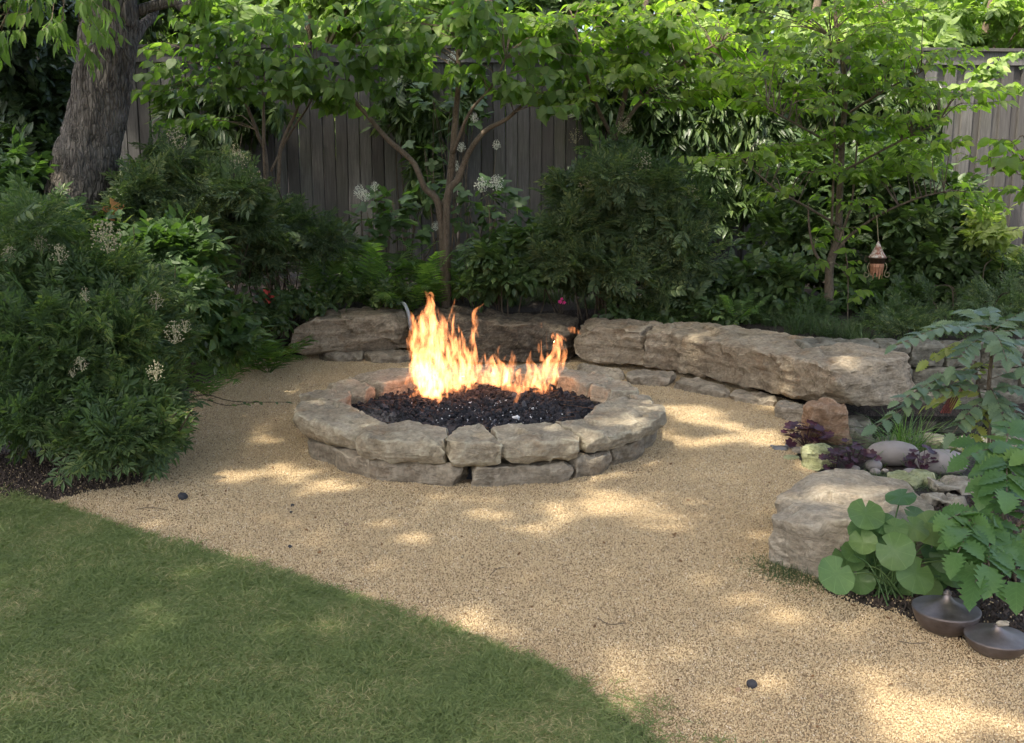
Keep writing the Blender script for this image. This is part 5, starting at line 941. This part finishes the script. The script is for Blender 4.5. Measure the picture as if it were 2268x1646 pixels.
def mahonia(label, base, stems_, lf, mat, ymat=None, cat='shrub', lT=None, nl=6, ll=.36):
    """pinnate leaves, each a stalk with its spiny leaflets as sub-parts"""
    root = thing('mahonia_shrub', base, label, cat, 'spiny-leaved shrubs at the right'); T = lT or T_spiny; org = origin(root); me = mesh('leaflet', T[0], T[1], M[mat], True); mey = mesh('leaflet', T[0], T[1], M[ymat or mat], True)
    for P, r0 in stems_: Q_, rr_ = limb(P, r0, r0*.7); V, F = tube(Q_, rr_*(1 + .1*vn(Q_*20)), 8); part('stem', V, F, M['twig'], root, smooth=True)
    for (p0, p1, L_, yl) in lf:
        p0, p1 = np.array(p0), np.array(p1); u = p1 - p0; m = (p0 + p1)/2 + np.array([0, 0, .10*np.linalg.norm(u)]); Q_ = crom([p0, m, p1], 6); V, F = tube(Q_, .0022, 4, False); st = part('leaf_stalk', V, F, M['twig' if not yl else mat], root)
        n = max(3, int(np.linalg.norm(u)/(L_*.52))); T_ = nrm(np.gradient(Q_, axis=0)); 
        for k in range(n + 1):
            t = .22 + .78*k/n; i_ = min(int(t*(len(Q_) - 1)), len(Q_) - 1); q_ = Q_[i_]; tt = T_[i_]; sdv = nrm(np.cross(tt, [0, 0, 1.]))
            for s2 in ((-1, 1) if k < n else (0,)):
                a = math.radians(58)*s2; d = tt*math.cos(a) + sdv*math.sin(a) + np.array([0, 0, -.12 + rng.normal(0, .12)]); nn = np.array([0, -.35, 1.]) + rng.normal(0, .22, 3); R = frames(nrm(d)[None], nrm(nn)[None])[0]; s_ = L_*rng.uniform(.8, 1.15)*(1.1 if k == n else 1)
                o = link('leaflet', mey if yl else me, st); Mx = np.eye(4); Mx[:3, :3] = R*s_; Mx[:3, 3] = q_ - org; o.matrix_local = Matrix(Mx.tolist())
    return root
Y = 5.2; cr = E(2195, 735, Y); b = D(2200, 1010, 0); b[1] = 5.15; b[0] = E(2205, 1000, 5.15)[0]
lf = [(cr, E(1985, 765, 5.0), .085, 0), (cr + [0, 0, .02], E(2040, 735, 5.5), .08, 0), (cr, E(2120, 690, 5.6), .08, 0), (cr, E(2300, 700, 5.4), .085, 0), (cr, E(2330, 760, 5.1), .085, 0), (cr, E(2230, 800, 4.9), .09, 0), (cr - [0, 0, .02], E(2110, 812, 4.95), .085, 0), (cr - [0, 0, .04], E(2055, 800, 5.2), .075, 1), (cr, E(2180, 690, 5.7), .08, 0), (cr - [0, 0, .03], E(2290, 850, 4.95), .085, 0),
      (E(2190, 850, Y), E(1940, 945, 4.95), .08, 0), (E(2185, 830, Y), E(1990, 890, 5.0), .08, 0), (E(2185, 820, Y), E(2060, 850, 5.3), .075, 0), (E(2190, 870, Y), E(2050, 900, 5.4), .07, 1), (E(2192, 860, Y), E(2290, 880, 5.0), .085, 0), (E(2192, 840, Y), E(2330, 830, 5.2), .085, 0), (E(2195, 880, Y), E(2110, 960, 5.0), .085, 0), (E(2195, 880, Y), E(2280, 950, 5.0), .085, 0), (E(2190, 800, Y), E(2120, 880, 5.5), .08, 1), (E(2190, 790, Y), E(2260, 760, 5.5), .08, 0), (E(2198, 900, Y), E(2150, 980, 5.1), .08, 1), (E(2190, 850, Y), E(2240, 1000, 4.9), .085, 0)]
mahonia('tall spiny blue-green mahonia at the right edge above the pond', (b[0], b[1], 0), [([(b[0], b[1], 0), E(2200, 960, Y), E(2190, 870, Y), E(2196, 790, Y), cr], .013), ([(b[0] - .03, b[1], 0), E(2190, 950, Y), E(2168, 870, 5.25), E(2160, 800, 5.3)], .009)], lf, 'mahonia', 'mahonia_yellow')
A_ = D(2230, 1330); A_ = np.array([E(2215, 1180, 4.3)[0], 4.3, 0.]); LT = spiny(.33, 13, .25, .2)
t1 = E(2225, 1000, 4.4); t2 = E(2190, 1150, 4.15); t3 = E(2240, 1190, 4.0)
lf = [(t1, E(2140, 1015, 4.3), .10, 0), (t1, E(2180, 1085, 4.1), .11, 0), (t1, E(2290, 1020, 4.1), .125, 0), (t1, E(2240, 935, 4.6), .12, 0), (t1, E(2230, 1090, 4.0), .12, 0), (t1, E(2130, 985, 4.6), .11, 0),
      (t2, E(2100, 1150, 3.95), .10, 0), (t2, E(2120, 1225, 3.75), .12, 0), (t2, E(2190, 1255, 3.7), .125, 0), (t2, E(2130, 1170, 3.9), .12, 0), (t3, E(2160, 1290, 3.65), .13, 0), (t3, E(2250, 1290, 3.65), .13, 0), (t3, E(2310, 1230, 3.8), .13, 0), (t3, E(2170, 1140, 4.0), .12, 0), (t3, E(2290, 1120, 4.1), .12, 0), (t2, E(2250, 1080, 4.3), .11, 0), ]
mahonia('low leafy mahonia with broad spiny green leaves behind the copper pots', A_, [([A_, E(2222, 1170, 4.3), E(2220, 1080, 4.35), t1], .016), ([A_ + [-.05, 0, 0], E(2195, 1200, 4.25), t2], .010), ([A_ + [.05, -.05, 0], t3], .010)], lf, 'mahonia_low', lT=LT)
o_ = thing('red_stems', E(2100, 900, 5.35)*[1, 1, 0], 'reddish drooping stalks in the shade of the spiny shrub', 'stalks'); part('stems', *compose([tube(crom([E(2110 + k*6, 860, 5.4), E(2100 + k*5, 885, 5.35), E(2084 + k*5, 915, 5.3)], 4), .004, 4) for k in range(5)]), plain('red_stem', (.20, .04, .03), .5), o_, kind='stuff')

# ------------------------------------------------------------------ copper pots
def pot(label, px, py, R_, zs, chip=False):
    p = D(px, py, 0.0); p[1] += R_*.55; root = thing('copper_pot', (p[0], p[1], 0), label, 'oil pot', 'copper oil pots on the gravel')
    body = [(.0001, .004), (.45, .0), (.55, .03), (.74, .16), (.88, .36), (.965, .58), (1.0, .72), (1.005, .76), (.985, .775)]
    lid = [(.985, .775), (1.0, .785), (.99, .80), (.80, .845), (.60, .90), (.42, .965), (.28, 1.04), (.18, 1.13), (.12, 1.22), (.10, 1.28)]
    knob = [(.10, 1.28), (.125, 1.29), (.13, 1.33), (.10, 1.36), (.07, 1.37), (.065, 1.42), (.04, 1.44), (.0001, 1.445)]
    for nm_, pr in (('bowl', body), ('lid', lid), ('wick_holder', knob)):
        pr = crom(np.c_[pr, np.zeros(len(pr))], 3)[:, :2] if nm_ != 'wick_holder' else np.array(pr); V, F = lathe(np.array(pr)*np.array([R_, zs]), 56, (p[0], p[1], 0)); V[:, 2] += .0006*vn(V*60); part(nm_, V, F, M['copper'], root, smooth=True)
    return root, p
pot('larger dark copper oil pot with a conical lid on the gravel', 2108, 1413, .124, .115)
r2_, p2 = pot('smaller dark copper oil pot, partly out of frame at the right edge', 2222, 1462, .112, .082)
q, F = cube_grid(5, 5, 5); q = nrm(q)*(1 + .25*vn(nrm(q)*2))[:, None]*np.array([.026, .014, .010]) + np.array([p2[0] + .01, p2[1] - .012, .119]); whole('pale_stone', q, F, M['boulder'], 'small pale stone lying on the lid of the smaller copper pot', 'stone', smooth=True)

# ------------------------------------------------------------------ hanging lantern
Y = 8.95; c = E(1943, 575, Y); z = lambda py: E(1943, py, Y)[2]; X = lambda d_: rB(d_, Y); K = thing('hanging_lantern', (c[0], Y, z(618)), 'rusty metal lantern with a pale conical roof hanging right of the dogwood', 'lantern')
cc = (c[0], Y, 0)
V, F = lathe([(X(.6), z(534)), (X(2), z(536)), (X(7), z(548)), (X(14), z(562)), (X(19), z(569)), (X(19.5), z(570.5)), (X(17), z(569))], 32, cc); part('roof', V, F, M['lantern_roof'], K, smooth=True)
V, F = lathe([(X(19.6), z(569.5)), (X(20.5), z(571)), (X(19.6), z(573)), (X(16.5), z(573)), (X(16.5), z(583)), (X(15), z(583))], 32, cc); part('collar', V, F, M['iron'], K, smooth=True)
for k in range(14):
    a = k*2*math.pi/14; r_ = X(14.5); w_ = X(3.0); lo = 606 + rng.uniform(-3, 12); P = [(r_, z(582)), (r_*1.06, z(590)), (r_*.95, z(599)), (r_*(.8 + .1*rng.random()), z(lo))]; A = Acc()
    V = []; sd_ = np.array([-math.sin(a), math.cos(a), 0]); od = np.array([math.cos(a), math.sin(a), 0])
    for k2, (rad, zz) in enumerate(P): V += [np.array(cc) + od*rad + sd_*w_*(1, 1, .8, .35)[k2] + [0, 0, zz], np.array(cc) + od*rad - sd_*w_*(1, 1, .8, .35)[k2] + [0, 0, zz], np.array(cc) + od*(rad - .003) - sd_*w_*(1, 1, .8, .35)[k2] + [0, 0, zz], np.array(cc) + od*(rad - .003) + sd_*w_*(1, 1, .8, .35)[k2] + [0, 0, zz]]
    F = [(a0*4 + b0, a0*4 + (b0 + 1) % 4, a0*4 + 4 + (b0 + 1) % 4, a0*4 + 4 + b0) for a0 in range(3) for b0 in range(4)]; part('strip', np.array(V), np.array(F), M['copper_strip'], K, smooth=False)
for sg_ in (-1, 1):
    P = [(16, 581), (20, 586), (21, 594), (18, 602), (17, 608), (20, 613), (26, 613), (28, 607), (25, 603), (21.5, 606)]
    part('scroll_arm', *tube(crom([np.array([c[0] + sg_*X(a), Y - .01, z(b_)]) for a, b_ in P], 5), .0035, 6), M['brass'], K, smooth=True)
    P = [(19, 570), (24, 568), (28, 571), (28.5, 577), (25, 580), (22.5, 577)]; part('roof_scroll', *tube(crom([np.array([c[0] + sg_*X(a), Y - .01, z(b_)]) for a, b_ in P], 5), .003, 6), M['iron'], K, smooth=True)
for k in range(4):
    a = k*1.57 + .4; part('pendant', *tube([np.array([c[0] + X(8)*math.cos(a), Y + X(8)*math.sin(a), z(602)]), np.array([c[0] + X(9)*math.cos(a), Y + X(9)*math.sin(a), z(618)])], [.006, .002], 5), M['copper_strip'], K)
part('hanging_chain', *tube([np.array([c[0], Y, z(535)]), np.array([c[0] + .005, Y + .1, z(478)])], .0035, 5), M['brass'], K)

# ------------------------------------------------------------------ flames
s = NT('flame_glow'); s.t.nodes.remove(s.b); em = s.n('Emission'); em.inputs['Color'].default_value = (1, .34, .115, 1); nz = s.noise(s.scl(s.pos(), (1, 1, .30)), 27, 3, .55, .9); s.l(s.mapr(nz, .45, .61, .06, 18.), em.inputs['Strength']); s.l(em.outputs[0], s.out.inputs['Volume']); M['flame'] = s.m
fire = thing('fire', (.0, 7.05, .2), 'tall orange and white flames rising from the black lava rock', 'fire')
def tongue(pts, ws, Y, seed, k=14, depth=.7):
    r = np.random.default_rng(seed); P = np.array([E(px, py, Y) for px, py in pts]); Q_ = crom(P, 7); W = np.interp(np.linspace(0, 1, len(Q_)), np.linspace(0, 1, len(ws)), [rB(w_/2, Y) for w_ in ws]); W = np.maximum(W, .0022)
    L_ = len(Q_); t = np.linspace(0, 1, L_); off = r.uniform(0, 50, 2); Q_[:, 0] += .012*vn(np.c_[Q_[:, 2]*9, t*0 + off[0], t*0])*(.3 + t); Q_[:, 1] += .03*vn(np.c_[Q_[:, 2]*7, t*0 + off[1], t*0])*t
    th = np.arange(k)*2*math.pi/k; V = []
    T_ = nrm(np.gradient(Q_, axis=0)); s_ = nrm(np.cross(T_, [0, 1., 0]))
    for i_ in range(L_): V.append(Q_[i_] + W[i_]*np.cos(th)[:, None]*s_[i_]*-1 + W[i_]*depth*np.sin(th)[:, None]*np.array([0, 1., 0]))
    V = np.array(V); c_ = Q_[:, None, :]; d = V - c_; ph = np.stack([np.cos(th)[None]*1.6 + V[..., 0]*0 + off[0], np.sin(th)[None]*1.6 + V[..., 0]*0, V[..., 2]*9 + off[1]], -1); f = 1 + (.55*vn(ph, 3) + .30*vn(ph*2.3, 4))*np.clip(W[:, None]/.008, .0, 1); V = c_ + d*f[..., None]; V[..., 2] += (.015*vn(ph*1.4, 6))*np.clip(W[:, None]/.03, 0, 1)**2
    V = V.reshape(-1, 3); V = np.vstack([V, Q_[0], Q_[-1] + nrm(Q_[-1] - Q_[-2])*.004]); i_ = np.arange(L_ - 1)[:, None]*k; j = np.arange(k)[None]; j2 = (j + 1) % k; F4 = np.stack([i_ + j, i_ + j2, i_ + k + j2, i_ + k + j], -1).reshape(-1, 4); jj = np.arange(k); m = L_*k
    return part('flame_tongue', V, [F4, np.vstack([np.stack([np.full(k, m), (jj + 1) % k, jj], 1), np.stack([np.full(k, m + 1), (L_ - 1)*k + jj, (L_ - 1)*k + (jj + 1) % k], 1)])], M['flame'], fire, smooth=True)
TG = [([(948, 878), (945, 830), (952, 770), (948, 715), (955, 680), (948, 655), (936, 642)], [60, 72, 78, 62, 36, 18, 2], 7.0), ([(925, 865), (918, 820), (920, 760), (912, 715), (905, 690)], [34, 44, 40, 24, 2], 7.1), ([(975, 870), (985, 820), (972, 760), (982, 715), (970, 680)], [46, 54, 44, 24, 2], 7.05), ([(955, 880), (958, 850), (950, 820), (955, 790)], [70, 80, 70, 10], 6.95), ([(1005, 862), (1010, 820), (1004, 770), (1000, 720), (1006, 660)], [40, 44, 34, 22, 2], 7.1), ([(1022, 850), (1030, 800), (1022, 750), (1016, 710)], [34, 36, 22, 2], 7.2), ([(1042, 850), (1050, 800), (1044, 755), (1055, 710), (1052, 690)], [30, 30, 24, 12, 2], 7.2), ([(1060, 750), (1050, 715), (1052, 690), (1072, 672)], [2, 14, 9, 1], 7.15),
      ([(1030, 855), (1042, 835), (1038, 815), (1045, 790)], [34, 40, 26, 2], 7.1), ([(1065, 850), (1070, 825), (1066, 800), (1072, 778)], [36, 36, 20, 2], 7.2), ([(1100, 855), (1106, 825), (1098, 795), (1108, 765)], [44, 54, 34, 2], 7.2), ([(1125, 855), (1128, 820), (1136, 795), (1130, 772)], [34, 36, 20, 2], 7.2), ([(1085, 850), (1088, 830), (1084, 805), (1090, 785)], [30, 30, 18, 2], 7.25), ([(1152, 872), (1154, 845), (1150, 825), (1158, 810)], [26, 32, 18, 2], 7.1), ([(1175, 858), (1180, 825), (1172, 800), (1176, 775)], [30, 34, 18, 2], 7.2), ([(1190, 858), (1205, 825), (1222, 795), (1232, 765), (1224, 735)], [46, 52, 40, 22, 1], 7.2), ([(1222, 850), (1240, 810), (1250, 780), (1248, 760)], [30, 34, 20, 1], 7.2), ([(1232, 770), (1238, 755), (1228, 742), (1250, 750), (1256, 757)], [14, 18, 14, 7, 1], 7.25), ([(1200, 800), (1197, 770), (1202, 745)], [10, 10, 1], 7.25), ([(1258, 726), (1268, 729), (1278, 733), (1290, 742)], [3, 15, 12, 1], 7.25), ([(1200, 726), (1202, 718), (1200, 712)], [4, 6, 1], 7.25),
      ([(1140, 903), (1144, 888), (1150, 872), (1153, 862)], [10, 14, 10, 2], 6.75), ([(905, 880), (918, 872), (925, 868), (935, 866)], [4, 12, 14, 6], 6.85), ([(960, 895), (968, 880), (965, 865)], [8, 26, 20], 6.8), ([(900, 852), (906, 842), (902, 826)], [10, 12, 1], 7.0), ([(1110, 860), (1140, 858), (1170, 862)], [10, 22, 10], 7.1), ([(985, 868), (1020, 862), (1060, 858)], [10, 26, 12], 7.1), ([(1180, 866), (1200, 862), (1222, 860)], [10, 20, 8], 7.1)]
for k, (pts, ws, Y) in enumerate(TG):
    ws = [w_*(.74 if max(ws) > 28 else 1) for w_ in ws]; tongue(pts, ws, Y, 500 + k)
    if ws[1] > 28:
        for m_ in range(2):
            dx = rng.uniform(-.55, .55)*max(ws); tongue([(px + dx*(1 - .3*i_/len(pts)) + rng.uniform(-5, 5), pts[0][1] - (pts[0][1] - py)*rng.uniform(.75, 1.08)) for i_, (px, py) in enumerate(pts)], [max(w_*rng.uniform(.22, .42), 1) for w_ in ws[:-1]] + [1], Y + rng.uniform(-.12, .12), 700 + k*5 + m_, 10)
fl_ = bpy.data.lights.new('flame_light', 'POINT'); fl_.energy = .8; fl_.color = (1, .45, .16); fl_.shadow_soft_size = .12
fo = bpy.data.objects.new('flame_light', fl_); COL.objects.link(fo); fo.parent = fire; fo.location = (0, 0, .22)
